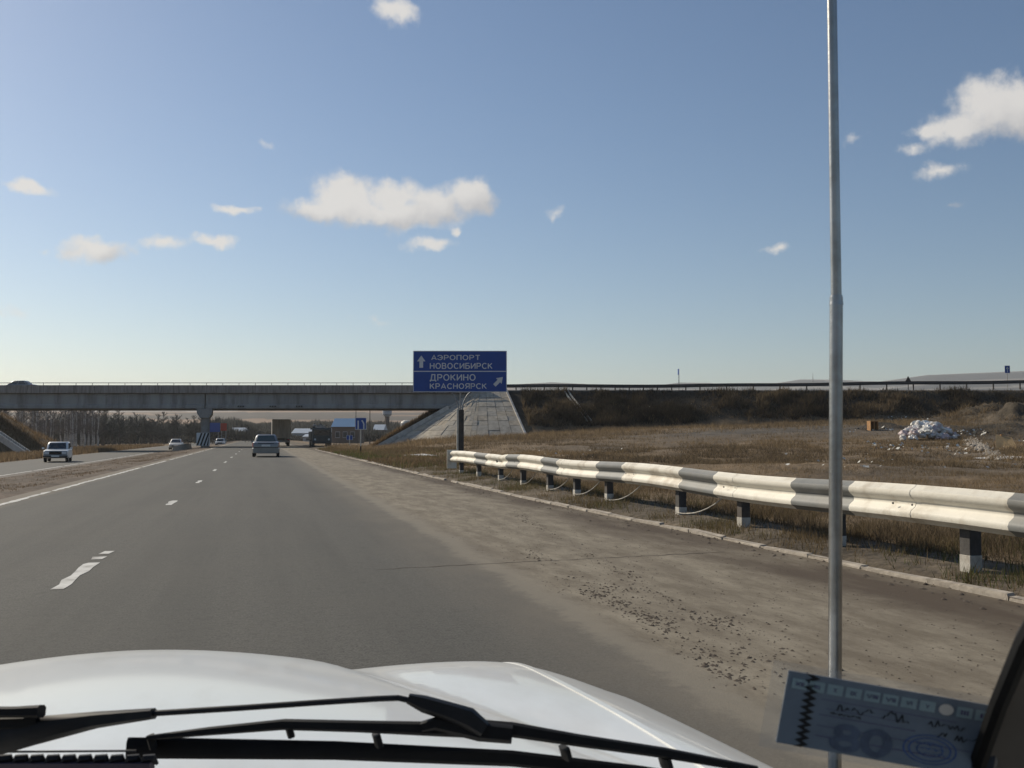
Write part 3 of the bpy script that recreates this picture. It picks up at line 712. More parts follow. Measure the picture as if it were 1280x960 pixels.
def stair_at(a, b, label):
    o = empty('concrete_stair', a, 0, label=label, cat='stair')
    n = 26; d = (b - a) / n
    side = MB(); up = Vector((0, 0, 1)); 
    for k, off in enumerate((-.38, .38)):
        mb = MB(); y = Vector((.18, 1, 0)).normalized() * off; mb.bar(y - Vector((0, 0, .1)), (b - a) + y - Vector((0, 0, .1)), .16, .7); mb.build('stringer', M['concrete'], o)
    st_ = MB(); st_.bbox(-.20, .20, -.32, .32, -.12, .06, .012); me = st_.mesh('step', M['concrete'])
    for k in range(n): link('step', me, o, d * (k + .5) + Vector((0, 0, .22)), (0, 0, .18))


stair()
def chute():                                                # drain chute on the embankment
    a, b = P(707, 490, 122.2), T(737, 528, 100, 124)
    o = empty('drain_chute', b, 0, label='pair of white concrete drain edges running down the dark embankment', cat='drain')
    for dx in (-.24, .24):
        n = 12
        for k in range(n):
            p = a.lerp(b, (k + .06) / n); q = a.lerp(b, (k + .94) / n)
            for w in (p, q): w.z = max(hz(w.x, w.y), w.z) + .12
            mb = MB(); mb.bar(p - b + Vector((dx, 0, 0)), q - b + Vector((dx, 0, 0)), .11, .2); mb.build('edge_block', M['railwhite'] if k % 3 else M['concrete'], o)
chute()

# ------------------------------------------------------------------ guardrails
def wbeam(h):
    k = h / .38
    return [(0, 0), (.02, .02), (.075, .055), (.085, .09), (.07, .125), (.02, .165), (.012, .19), (.02, .215), (.07, .255), (.085, .29), (.075, .325), (.02, .36), (0, .38)], k
def beam_mesh(path, h, material_of, mats, side=1):
    # path: (point, outward normal); profile bulges towards the normal; two skins
    prof, k = wbeam(h); mb = MB(); n = len(prof)
    for i in range(len(path) - 1):
        mi = material_of(i)
        rings = []
        for (p, nn) in (path[i], path[i + 1]):
            front = [p + nn * (o * k) + Vector((0, 0, z * k)) for o, z in prof]
            back = [p + nn * (o * k - .006) + Vector((0, 0, z * k)) for o, z in reversed(prof)]
            rings.append(front + back)
        mb.loft(rings, i in (0, len(path) - 2), mi)
    return mb
def near_rail():
    root = empty('striped_guardrail', V(8, 6.5, .1), 0, label='near steel guardrail painted with white and grey bands beside the kerb', cat='guardrail')
    o0 = Vector(root.location); NRM = -Vector((CR, SR, 0))
    def rt(s): return 6.5 + .05 * math.sin(s * .5)
    def rz(s): return hz(*xy(min(s, 34), 6.6)) + .39 + .02 * math.sin(s * .8 + 1) - .03 * max(0, (s - 24) / 10)
    greys = [(2.5, 3.76), (6.2, 7.47), (9.88, 11.16), (13.45, 14.75), (17.3, 18.66), (21.2, 22.45), (24.9, 26.2), (28.8, 30.3)]
    cuts = sorted(set([1.0, 34.0] + [c for g in greys for c in g] + [round(x, 2) for x in np.arange(1.5, 34, .6)]))
    path = []
    for s_ in cuts:
        kink = -.09 * math.exp(-((s_ - 27.2) / .45) ** 2)
        path.append((V(s_, rt(s_) + kink * -1, rz(s_) + kink * .3) - o0, NRM))
    def mo(i):
        m_ = (cuts[i] + cuts[i + 1]) / 2; return 1 if any(a < m_ < b for a, b in greys) else 0
    bm_ = beam_mesh(path, .385, mo, None); bo = bm_.build('beam', [M['railwhite'], M['bandgrey']], root, True)
    for s_ in (5.0, 8.95, 12.95, 16.95, 20.95, 24.95, 28.95):
        pth = [(V(q, rt(q) - .004, rz(q)) - o0, NRM) for q in (s_ - .15, s_ + .16)]
        beam_mesh(pth, .385, lambda i: 0, None).build('lap_joint', M['bandgrey'] if any(a < s_ < b for a, b in greys) else M['railwhite'], root, True)
    # bolts at the laps, end plate
    bolt = MB(); bolt.disc((0, 0, 0), .012, 'x', .012, 6); bme = bolt.mesh('bolt', M['raildark'])
    for s_ in (8.95, 12.95, 16.95, 20.95, 24.95, 28.95, 5.0):
        for ds, dz in ((-.1, .18), (.12, .185)):
            p = V(s_ + ds, rt(s_) - (.018 if dz == .18 else .088), rz(s_) + dz) - o0
            link('bolt', bme, bo, p, (0, 0, ROADROT))
    mb = MB(); a = V(34.0, rt(34), rz(34)) - o0; mb.bar(a + Vector((0, 0, -.22)), a + Vector((0, 0, .42)), .03, .34, (NRM)); mb.build('end_plate', M['railwhite'], root)
    posts = [3.6, 5.9, 8.2, 10.45, 12.9, 15.15, 18.5, 20.4, 22.4, 25.0, 27.7, 30.5, 33.0]
    for i, s_ in enumerate(posts):
        g = hz(*xy(s_, 6.62)); p = V(s_, rt(s_) + .13, 0) - o0; h = rz(s_) + .33
        c, s2 = math.cos(ROADROT), math.sin(ROADROT)
        def pbox(name, m_, w, d, z0, z1, par, off=(0, 0)):
            mb = MB(); mb.bbox(-w / 2 + off[0], w / 2 + off[0], -d / 2 + off[1], d / 2 + off[1], z0, z1, .006)
            mb.v = [(x * c - y * s2 + p.x, x * s2 + y * c + p.y, z - o0.z) for x, y, z in mb.v]; return mb.build(name, m_, par)
        po = pbox('post', M['postdark'], .13, .15, g - .3, h, root)
        pbox('post_base', M['postbase'], .136, .156, g - .31, g + .10 + .06 * random.random(), po)
        pbox('spacer', M['postdark'], .1, .12, rz(s_) + .10, rz(s_) + .28, po, (-.075, 0))
    wire = [(8.2, 0), (15.15, 1), (18.5, 1), (20.4, 1), (22.4, 1), (25.0, 1), (27.7, 1)]
    for s_, on in wire:
        if not on: continue
        g = hz(*xy(s_, 6.6)); L_ = 1.6 + .4 * random.random(); pts = []
        for k in range(9):
            u = k / 8; pts.append(V(s_ - L_ * u, rt(s_) + .06, g + .03 + (rz(s_) + .02 - g) * u ** 2.2) - o0)
        mb = MB(); mb.tube(pts, .009, 5); mb.build('loose_wire', M['postbase'], root, True)
near_rail()

def far_rail():
    root = empty('embankment_guardrail', (20, 122.9, TOP), 0, label='dark steel guardrail along the top of the embankment right of the sign', cat='guardrail')
    o0 = Vector(root.location)
    xs = list(np.arange(-3.2, 96, 2.0)); path = [(Vector((x, 122.9, zpx(484.6, 122.9) + .04 * math.sin(x * .3) + .012 * max(0, x - 20))) - o0, Vector((0, 1, 0))) for x in xs]
    beam_mesh(path, .42, lambda i: 0, None).build('beam', M['raildark'], root, True)
    mb = MB(); mb.box(-.07, .07, .012, .14, -.4, .68); me = mb.mesh('post', M['postdark'])
    x = -3.0
    while x < 95:
        link('post', me, root, (x - o0.x, 0, 0.012 * max(0, x - 20))); x += 1.75 if x < 22 else 3.3
far_rail()
def median_rail():
    a, b = P(222, 561.5, 108), P(243, 560, 121)
    root = empty('median_barrier', a, 0, label='low white concrete barrier blocks in the median before the pier', cat='barrier')
    blk = MB(); blk.loft([[(-.3, y, 0), (.3, y, 0), (.2, y, .3), (.12, y, .75), (-.12, y, .75), (-.2, y, .3)] for y in (0, 2.4)]); me = blk.mesh('block', M['kerb'])
    for k in range(11):
        p = V(112 + 2.5 * k, -8.8 - .02 * k, 0); p.z = hz(p.x, p.y) - .02; link('block', me, root, p - a, (0, 0, ROADROT))
median_rail()

# ------------------------------------------------------------------ signs
def text_mesh(name, body, material, x0, x1, z0, z1, y=0.0, th=.17, gap=.30, depth=.0001):
    co, fc = strokes(body, th, gap); lo, hi = co.min(0), co.max(0)
    out = np.empty_like(co); out[:, 0] = x0 + (co[:, 0] - lo[0]) / (hi[0] - lo[0]) * (x1 - x0)
    out[:, 2] = z0 + (co[:, 1] - lo[1]) / (hi[1] - lo[1]) * (z1 - z0); out[:, 1] = y - depth * (co[:, 2] % 3)
    me = bpy.data.meshes.new(name); me.from_pydata([tuple(v_) for v_ in out.tolist()], [], fc); me.materials.append(material); me.update(); return me
def big_sign():
    Y = 52.0
    c = P(575, 464, Y); base = Vector((c.x, Y + .12, hz(c.x, Y)))
    root = empty('direction_sign', base, 0, label='large blue direction sign with white Cyrillic place names on a forked grey post', cat='road sign')
    def q(px, py): p = P(px, py, Y); return (p.x - base.x, p.z - base.z)
    x0, zt = q(516.5, 438.5); x1, zb = q(633.5, 490)
    mb = MB(); mb.bbox(x0, x1, -.12, -.06, zb, zt, .008); mb.build('panel', [M['signblue']], root)
    bk = MB(); bk.box(x0 + .02, x1 - .02, -.058, -.04, zb + .02, zt - .02); bk.build('panel_back', M['signback'], root)
    w = .035
    for n, b in (('border', (x0 + .01, x1 - .01, zt - w, zt - .01)), ('border', (x0 + .01, x1 - .01, zb + .01, zb + w)), ('border', (x0 + .01, x0 + w, zb + w, zt - w)), ('border', (x1 - w, x1 - .01, zb + w, zt - w)), ('divider', (x0 + w, x1 - w, q(0, 464.8)[1], q(0, 463.6)[1]))):
        mb = MB(); mb.box(b[0], b[1], -.124, -.1195, b[2], b[3]); mb.build(n, M['signwhite'], root)
    for body, xa, xb, ya, yb in (('АЭРОПОРТ', 539, 600, 443.2, 450.2), ('НОВОСИБИРСК', 537.3, 615.5, 453.6, 461.2), ('ДРОКИНО', 537.3, 594.5, 467.6, 477.0), ('КРАСНОЯРСК', 537.3, 608.3, 478.6, 486.2)):
        (a, t_), (b, u_) = q(xa, ya), q(xb, yb)
        link('lettering', text_mesh('lettering', body, M['signwhite'], a, b, u_, t_, -.1235, .17, .32, .0006), root)
    def arrow(cx, cy, h, w_, ang):
        p = [(-.22, -.5), (.22, -.5), (.22, .02), (.5, .02), (0, .5), (-.5, .02), (-.22, .02)]; x, z = q(cx, cy); k = h / F * Y; kk = w_ / F * Y
        ca, sa = math.cos(ang), math.sin(ang)
        mb = MB(); mb.add([(x + (a * kk) * ca + (b * k) * sa, -.1235, z - (a * kk) * sa + (b * k) * ca) for a, b in p], [(0, 1, 2, 6), (5, 6, 2, 3), (5, 3, 4)]); mb.build('arrow', M['signwhite'], root, False, False)
    arrow(526.6, 452, 15.5, 10.5, 0); arrow(623.3, 476.5, 15, 10, R(45))
    xp, zp_ = q(575.5, 512)
    mb = MB(); mb.bbox(xp - .10, xp + .17, -.02, .22, -.3, zp_, .01); mb.build('post', M['postdark'], root)
    mb = MB(); mb.tube([(xp - .155, .0, -.3), (xp - .155, .0, zp_ + .04)], .052, 10); mb.build('post_lit_side', M['railwhite'], root, True)  # white tube added beside the dark post, standing for its sunlit left face
    mb = MB(); mb.tube([(xp, .06, zp_ - .1), (xp, 0, zb + .9)], .035, 8); mb.build('strut', M['galv'], root, True)
    for sx in (-1, 1):
        pts = []
        for k in range(10):
            u = k / 9; pts.append((xp + sx * (.09 + .85 * (1 - math.cos(u * 1.5))), .02, zp_ - .1 + (zb - zp_ + .25) * math.sin(u * 1.5)))
        mb = MB(); mb.tube(pts, .038, 8); mb.build('curved_strut', M['galv'], root, True)
big_sign()
def small_sign(px0, px1, py0, py1, pfoot, Y, name, label, draw, foot=None, blackfoot=True, zfoot=None):
    a, b = P(px0, py0, Y), P(px1, py1, Y); cx = (a.x + b.x) / 2; zb = hz(cx, Y) if zfoot is None else zfoot
    root = empty(name, (cx, Y, zb), 0, label=label, cat='road sign'); w, h = (b.x - a.x) / 2, a.z - b.z; zt = a.z - zb
    mb = MB(); mb.bbox(-w, w, -.03, 0, zt - h, zt, .004); mb.build('panel', M['signwhite'], root)
    mb = MB(); mb.box(-w * .92, w * .92, -.034, -.0295, zt - h * .96, zt - h * .04); mb.build('face', M['signblue'], root)
    for pl in draw:
        mb = MB(); pts = [Vector((x * w, -.037, zt - h * y)) for x, y in pl]
        for i in range(len(pts) - 1): mb.bar(pts[i], pts[i + 1], .12 * w * 2, .005, (0, 1, 0))
        mb.build('lane_symbol', M['signwhite'], root)
    mb = MB(); mb.tube([(0, .035, -.2), (0, .035, zt - .02)], .045, 8); po = mb.build('post', M['postbase'], root, True)
    if blackfoot: mb = MB(); mb.tube([(0, .035, -.21), (0, .035, .5)], .049, 8); mb.build('post_foot', M['black'], po, True)
small_sign(444, 458, 522, 537, 567, 72, 'lane_sign', 'small square blue lane sign on a white post with black foot', [[(-.45, .95), (-.45, .25)], [(.55, .95), (.55, .5), (.2, .22)]])
small_sign(433, 441, 544, 550, 560, 100, 'blue_sign', 'tiny blue sign on a low post left of the lane sign', [[(0, .95), (0, .1)]], blackfoot=False)
small_sign(1255.5, 1262.5, 457, 466.5, 479, 126, 'one_way_sign', 'blue sign with white upward arrow above the embankment guardrail', [[(0, .9), (0, .15)], [(-.4, .45), (0, .15), (.4, .45)]], blackfoot=False, zfoot=TOP)
def edge_sign():
    p = P(848.5, 461, 127); root = empty('side_on_sign', (p.x, 127, TOP), 0, label='thin pole with an edge-on blue sign above the guardrail', cat='road sign'); h = p.z - TOP
    mb = MB(); mb.tube([(0, 0, -.2), (0, 0, h)], .05, 8); mb.build('post', M['galv'], root, True)
    mb = MB(); mb.bbox(-.09, -.05, -.35, .35, h - .75, h - .02, .005); mb.build('panel', M['signblue'], root)
    p = P(1135, 470.5, 128); root = empty('triangular_sign', (p.x, 128, TOP), 0, label='small dark triangular sign seen from behind over the guardrail', cat='road sign'); h = p.z - TOP
    mb = MB(); mb.tube([(0, 0, -.2), (0, 0, h)], .05, 6); mb.build('post', M['postdark'], root, True)
    mb = MB(); mb.loft([[(-.42, y, h - .75), (.42, y, h - .75), (.04, y, h), (-.04, y, h)] for y in (-.06, -.02)]); mb.build('panel', M['postdark'], root)
edge_sign()
def far_signs():
    for (x0, x1, y0, y1, m_, lb) in ((260, 275, 528.5, 540, M['signblue'], 'distant blue road sign seen under the bridge by the pier'), (276, 283.5, 529, 538.5, M['lampred'], 'distant red board beside the blue sign under the bridge')):
        Y = 190; a, b = P(x0, y0, Y), P(x1, y1, Y); cx = (a.x + b.x) / 2; zb = hz(cx, Y)
        root = empty('roadside_board', (cx, Y, zb), 0, label=lb, cat='road sign'); w = (b.x - a.x) / 2
        mb = MB(); mb.bbox(-w, w, -.05, 0, b.z - zb, a.z - zb, .01); mb.build('panel', m_, root)
        for sx in (-.7, .7):
            mb = MB(); mb.tube([(sx * w, .06, -.2), (sx * w, .06, a.z - zb - .1)], .07, 6); mb.build('post', M['galv'], root)
far_signs()

# ------------------------------------------------------------------ vehicles
def rrect(hw, z0, z1, r, y, n=3):
    pts = []
    for cx, cz, a0 in ((hw - r, z0 + r, -90), (hw - r, z1 - r, 0), (-hw + r, z1 - r, 90), (-hw + r, z0 + r, 180)):
        for k in range(n + 1):
            a = R(a0 + 90 * k / n); pts.append((cx + r * math.cos(a), y, cz + r * math.sin(a)))
    return pts
def wheel(parent, x, y, r=.3, w=.19):
    mb = MB(); mb.tube([(x - w / 2, y, r), (x - w / 2 + .03, y, r), (x + w / 2 - .03, y, r), (x + w / 2, y, r)], [r * .9, r, r, r * .9], 18); o = mb.build('wheel', M['tyre'], parent, True)
    sx = 1 if x > 0 else -1
    mb = MB(); mb.disc((x + sx * (w / 2 - .01), y, r), r * .62, 'x', .04, 14); mb.build('rim', M['rim'], o)
def make_car(loc, rz, paint, label, boxy=False, group=None, lights_red=True, glass=None, name='car'):
    root = empty(name, loc, rz, label=label, cat='car', group=group)       # +y is forward
    g = glass or M['glass']
    L_, W = (4.1, .80) if boxy else (4.45, .855); H = 1.43 if boxy else 1.45
    if boxy:
        st_ = [(-2.05, .74, .42, .80), (-2.0, .78, .34, .88), (-1.5, .80, .30, .90), (-.6, .81, .26, .90), (.7, .81, .26, .90), (.85, .81, .27, .89), (1.9, .79, .32, .84), (2.02, .76, .36, .82), (2.05, .74, .42, .78)]; rc = .07
        gh = [(-2.0, -1.86, .70, .62), (.75, .28, .70, .60)]
    else:
        st_ = [(-2.22, .70, .42, .82), (-2.15, .80, .30, .94), (-1.9, .84, .25, 1.0), (-1.2, .855, .22, .98), (0, .86, .21, .94), (1.0, .855, .22, .92), (1.8, .82, .25, .82), (2.12, .74, .30, .70), (2.22, .6, .36, .62)]; rc = .13
        gh = [(-1.62, -1.02, .74, .57), (1.12, .32, .74, .57)]
    mb = MB(); mb.loft([rrect(hw, z0, z1, rc, y) for y, hw, z0, z1 in st_]); body = mb.build('body', paint, root, True)
    zb = .88 if boxy else .93; (yb0, yt0, wb, wt), (yb1, yt1, _, _) = gh
    mb = MB(); rings = []
    for u in (0, .5, .85, 1):
        y0, y1 = yb0 + (yt0 - yb0) * u, yb1 + (yt1 - yb1) * u; w = wb + (wt - wb) * u + .03 * math.sin(u * 3.14); z = zb + (H - zb) * (u if u < 1 else 1)
        if u == 1: y0 += .06; y1 -= .06; w -= .05
        c = .10
        rings.append([(-w, y0 + c, z), (-w + c, y0, z), (w - c, y0, z), (w, y0 + c, z), (w, y1 - c, z), (w - c, y1, z), (-w + c, y1, z), (-w, y1 - c, z)])
    mb.loft(rings); cabin = mb.build('cabin', paint, root, True)
    def pane(name, a, b, c, d, out): 
        nrm = (Vector(b) - Vector(a)).cross(Vector(d) - Vector(a)).normalized(); nrm = nrm if nrm.dot(Vector(out)) > 0 else -nrm
        m2 = MB(); m2.quad(*[Vector(p) + nrm * .012 for p in (a, b, c, d)], t=.012); return m2.build(name, g, cabin)
    def gp(u, end, fx):                                     # point on greenhouse end
        y = (yb0 + (yt0 - yb0) * u) if end < 0 else (yb1 + (yt1 - yb1) * u); w = wb + (wt - wb) * u + .03 * math.sin(u * 3.14); return Vector((fx * (w - .12), y, zb + (H - zb) * u))
    for end, nm in ((-1, 'rear_window'), (1, 'windscreen')):
        lo, hi = .10, .85
        pane(nm, gp(lo, end, -1), gp(lo, end, 1), gp(hi, end, 1), gp(hi, end, -1), (0, end, .3))
    for sx in (-1, 1):
        for (f0, f1) in ((.08, .47), (.53, .92)):
            def sp(u, f): 
                w = wb + (wt - wb) * u + .03 * math.sin(u * 3.14); y0, y1 = yb0 + (yt0 - yb0) * u, yb1 + (yt1 - yb1) * u; return Vector((sx * w, y0 + .12 + (y1 - y0 - .24) * f, zb + (H - zb) * u))
            pane('side_window', sp(.12, f0), sp(.12, f1), sp(.8, f1), sp(.8, f0), (sx, 0, .2))
        wheel(root, sx * (W - .1), 1.32); wheel(root, sx * (W - .1), -1.28)
        mb = MB(); mb.bbox(min(sx * .84, sx * 1.0), max(sx * .84, sx * 1.0), .75, .85, .92, 1.04, .02); mb.build('mirror', paint, root)
        if boxy:
            mb = MB(); mb.bbox(sx * .56 - .16, sx * .56 + .16, 2.03, 2.075, .56, .76, .02); mb.build('headlight', M['lampclear'], root)
            mb = MB(); mb.bbox(sx * .66 - .08, sx * .66 + .08, -2.07, -2.03, .5, .85, .01); mb.build('tail_light', M['lampred'], root)
        else:
            mb = MB(); mb.loft([[(sx * .845, -1.98, .66), (sx * .845, -1.98, .93), (sx * .80, -2.13, .92), (sx * .79, -2.17, .66)], [(sx * .6, -2.185, .64), (sx * .6, -2.12, .925), (sx * .56, -2.15, .92), (sx * .55, -2.2, .64)]]); mb.build('tail_light', M['lampred'], root)
            mb = MB(); mb.loft([[(sx * .8, 1.95, .58), (sx * .8, 1.9, .76), (sx * .74, 2.1, .70), (sx * .74, 2.15, .56)], [(sx * .45, 2.22, .56), (sx * .45, 2.16, .70), (sx * .44, 2.2, .69), (sx * .44, 2.24, .56)]]); mb.build('headlight', M['lampclear'], root)
    if boxy:
        mb = MB(); mb.bbox(-.74, .74, 2.03, 2.058, .53, .78, .008); mb.build('grille', M['black'], root)  # black grille widened across the whole front to imitate its shade
        for y0, y1 in ((2.04, 2.14), (-2.14, -2.04)):
            mb = MB(); mb.bbox(-.79, .79, y0, y1, .36, .50, .03); mb.build('bumper', M['trim'], root)
        mb = MB(); mb.bbox(-.26, .26, 2.14, 2.15, .38, .49, .003); mb.build('number_plate', M['plate'], root)
    else:
        mb = MB(); mb.bbox(-.27, .27, -2.23, -2.205, .68, .80, .004); mb.build('number_plate', M['plate'], root)
        mb = MB(); mb.loft([rrect(.80, .27, .60, .08, -2.26), rrect(.84, .25, .62, .1, -2.1), rrect(.87, .25, .62, .1, -1.86)]); mb.build('rear_bumper', paint, root, True)
        mb = MB(); mb.bbox(-.8, .8, -2.24, -2.12, .605, .64, .008); mb.build('bumper_strip', M['black'], root)
        mb = MB(); mb.bbox(-.5, .5, -2.2, -2.15, .82, .90, .01); mb.build('boot_trim', M['trim'], root)
        mb = MB(); mb.bbox(-.35, .35, 2.2, 2.25, .42, .56, .01); mb.build('grille', M['black'], root)
    return root
paint_grey = mat('silver_grey_car_paint', (.215, .22, .215), .35, .04, 3, metal=.45, coat=.6)
paint_white = mat('plain_white_car_paint', (.72, .73, .72), .4, .05, 3, coat=.4, dirt=(.45, .42, .38), dirt_amt=.35, dscale=1.5)
p = G(322, 571.5); make_car((p.x, p.y + 2.2, .0), ROADROT - .015, paint_grey, 'silver grey sedan driving away in the right lane', glass=M['glassgreen'])
p = G(50, 578, -.5); make_car((p.x + .4, p.y + 1.9, -.5), ROADROT + math.pi + .09, paint_white, 'boxy white estate car approaching on the opposite road', True)
p = G(214, 562, -.5); make_car((p.x, p.y + 2, -.5), ROADROT + math.pi, paint_white, 'white car approaching near the striped pier board', False)
p = G(271, 558.7, -.5); make_car((p.x, p.y + 2, -.5), ROADROT + math.pi, paint_white, 'distant white car right of the bridge pier', True)
p = P(23, 480, 125.5); make_car((p.x, 125.5, TOP - .13), R(90), paint_grey, 'car crossing the overpass with only its roof above the edge', False)

def lorry():
    p = G(351.5, 557.6, 0); root = empty('box_lorry', (p.x, p.y, 0), ROADROT, label='pale box lorry with tall rear doors driving under the overpass', cat='lorry')
    w = 1.22; bm_ = mat('lorry_box_grey', (.36, .34, .31), .7, .12, .8, dirt=(.2, .18, .15), dirt_amt=.6, dscale=.7); d_ = mat('lorry_door', (.43, .41, .38), .7, .15, 1.2, dirt=(.2, .18, .15), dirt_amt=.7, dscale=.9, stretch=(3, 1, .5))
    mb = MB(); mb.bbox(-w, w, 0, 7, 1.05, 3.6, .03); mb.build('box_body', bm_, root)
    for sx in (-1, 1):
        mb = MB(); mb.bbox(sx * .6 - .54, sx * .6 + .54, -.05, 0, 1.12, 3.5, .01); do = mb.build('rear_door', d_, root)
        mb = MB(); mb.tube([(sx * .2, -.08, 1.2), (sx * .2, -.08, 3.4)], .03, 6); mb.build('lock_bar', M['galv'], do)
        mb = MB(); mb.bbox(sx * .95 - .12, sx * .95 + .12, -.06, 0, .78, .93, .01); mb.build('tail_light', M['lampred'], root)
        for y in (1.4, 6.5): wheel(root, sx * .98, y, .48, .3)
        mb = MB(); mb.bbox(sx * .8 - .25, sx * .8 + .25, .3, .34, .25, .8, .01); mb.build('mud_flap', M['black'], root)
    mb = MB(); mb.bbox(-1.15, 1.15, -.04, .1, .5, .72, .02); mb.build('rear_bar', bm_, root)
    mb = MB(); mb.box(-.45, .45, .1, 9, .6, 1.04); mb.build('chassis', M['trim'], root)
    mb = MB(); mb.bbox(-1.15, 1.15, 7.2, 9.1, .6, 2.9, .1); mb.build('cab', M['railwhite'], root)
lorry()
def tipper():
    p = G(400, 558.9, 0); root = empty('tipper_truck', (p.x, p.y, 0), ROADROT + math.pi, label='dark oncoming truck with a pale jumbled load under the bridge', cat='lorry')
    dk = mat('dark_truck_paint', (.05, .055, .05), .6, .2, 2); pl = mat('pale_load', (.45, .38, .32), .8, .3, 4)
    mb = MB(); mb.bbox(-1.1, 1.1, 2.2, 3.9, .65, 2.3, .1); c = mb.build('cab', dk, root)
    mb = MB(); mb.bbox(-.95, .95, 3.88, 3.93, 1.45, 2.1, .02); mb.build('windscreen', M['glass'], c)
    mb = MB(); mb.bbox(-1.2, 1.2, -4, 2.0, 1.0, 1.9, .03); mb.build('tipper_body', dk, root)
    mb = MB(); mb.bbox(-1.05, 1.05, 3.8, 4.05, .45, .75, .03); mb.build('bumper', M['trim'], root)
    for sx in (-1, 1):
        for y in (3.0, -1.5, -3.0): wheel(root, sx * .98, y, .48, .3)
        mb = MB(); mb.disc((sx * .8, 3.93, .95), .12, 'y', .05, 10); mb.build('headlight', M['lampclear'], root)
    rr = random.Random(5)
    for k in range(16):
        mb = MB(); a = Vector((rr.uniform(-.95, .95), rr.uniform(-3.5, 1.9), rr.uniform(1.85, 2.5))); mb.bar(a, a + Vector((rr.uniform(-.7, .7), rr.uniform(-.8, .8), rr.uniform(-.1, .3))), .3, .22); mb.build('load_piece', pl if rr.random() < .7 else dk, root)
tipper()

# ------------------------------------------------------------------ trees
M['birch'] = mat('birch_bark', (.50, .47, .43), .85, .25, 5, dirt=(.06, .05, .045), dirt_amt=.8, dscale=3.5)
M['bark'] = mat('dark_bark', (.07, .058, .048), .9, .25, 5)
M['twig'] = mat('grey_twigs', (.135, .115, .105), .9, .3, .6)
M['twigdark'] = mat('dark_twigs', (.05, .052, .048), .9, .35, .6)
def tree_meshes(seed, h, dense, bark, twig):
    rr = random.Random(seed); tr = MB(); pts = []; x = y = 0
    for k in range(7):
        pts.append((x, y, h * .95 * k / 6 - (.4 if k == 0 else 0))); x += rr.uniform(-.16, .16); y += rr.uniform(-.16, .16)
    r0 = .075 + .009 * h; tr.tube(pts, [r0 * (1.05 - .15 * k) for k in range(7)], 7); cr = MB()
    for k in range(26 if not dense else 34):
        u = rr.uniform(.16 if dense else .25, .98); b = Vector(pts[int(u * 6)]).lerp(Vector(pts[min(int(u * 6) + 1, 6)]), u * 6 - int(u * 6)); a = rr.uniform(0, 6.28)
        ln = (1.25 - u) * h * rr.uniform(.16, .32) * (1.25 if dense else 1); d = Vector((math.cos(a), math.sin(a), rr.uniform(.5, 1.2))).normalized(); e = b + d * ln
        cr.tube([b, b.lerp(e, .5) + Vector((0, 0, -.04 * ln)), e], [.045, .03, .012], 4, False)
        for _ in range(26 if not dense else 48):
            q = b.lerp(e, rr.uniform(.2, 1)); t_ = q + Vector((rr.gauss(0, .34), rr.gauss(0, .34), rr.gauss(.22, .36))) * ln * .5
            w = Vector((rr.uniform(-1, 1), rr.uniform(-1, 1), rr.uniform(-.5, .5))).normalized() * (.018 if not dense else .04)
            cr.add([q - w, q + w, t_], [(0, 1, 2)])
    return tr.mesh('trunk', bark, True, False), cr.mesh('crown', twig, False, False)
TV = [tree_meshes(s_, h, False, M['birch'], M['twig']) for s_, h in ((1, 9.5), (2, 8.6), (3, 10), (4, 9))]
DV = [tree_meshes(s_ + 20, h, True, M['bark'], M['twigdark']) for s_, h in ((1, 8.0), (2, 7.2), (3, 9.0), (4, 6.4))]
def plant(vset, k, px, Y, sc, name, label, group):
    p = P(px, 550, Y); z = hz(p.x, Y); rr = random.Random(int(px * 7 + Y))
    root = empty(name, (p.x, Y, z), rr.uniform(0, 6.28), label=label, cat='tree', group=group)
    tr, cr = vset[k % 4]; s_ = sc * rr.uniform(.88, 1.1)
    link('trunk', tr, root, sc=(s_, s_, s_)); link('crown', cr, root, sc=(s_ * 1.1, s_ * 1.1, s_))
rr = random.Random(21)
bx = sorted(rr.uniform(-30, 122) for _ in range(60))
for i, px in enumerate(bx):
    plant(TV, rr.randrange(4), px, rr.uniform(165, 205), .98, 'birch_tree', 'bare pale-stemmed birch in the grove left of the dark trees under the overpass', 'bare birches under the left of the bridge')
for i in range(90):
    px = rr.uniform(90, 335) if i < 72 else rr.uniform(-20, 100); Y = rr.uniform(212, 262); sc = np.interp(px, [90, 130, 200, 255, 280, 335], [.98, .98, .9, .85, .62, .42])
    plant(DV, rr.randrange(4), px, Y, float(sc), 'dark_tree', 'dark leafless tree in the wood behind the bridge pier', 'dark trees behind the pier')
def far_wood():
    n = 150000; px = rng.uniform(40, 560, n); Y = rng.uniform(275, 520, n); x = (px - 640) / F * Y; cl = np.clip(fbm(x * .05, Y * .02) + .45, .05, 1)
    k = rng.random(n); h = cl * np.interp(px, [40, 240, 330, 420, 560], [9.5, 9, 6.5, 5.5, 5.0]) * k ** .6
    z = terrain(x, Y); m = n; a = rng.uniform(0, 6.28, n)
    v = np.empty((n, 3, 3)); w = rng.uniform(.15, .4, n)
    v[:, 0] = np.stack([x - np.cos(a) * w, Y - np.sin(a) * w, z + h * .6], 1); v[:, 1] = np.stack([x + np.cos(a) * w, Y + np.sin(a) * w, z + h * .6], 1); v[:, 2] = np.stack([x + rng.normal(0, .3, n), Y + rng.normal(0, .3, n), z + h + .5], 1)
    c = np.repeat(np.array([.05, .05, .045]) * (.6 + .9 * rng.random((n, 1))), 3, 0)
    o = big_mesh('far_wood', v.reshape(-1, 3), np.arange(3 * n).reshape(n, 3), c, MG); tag(o, 'low dark band of far scrub and trees beyond the overpass', 'wood', kind='stuff')
far_wood()

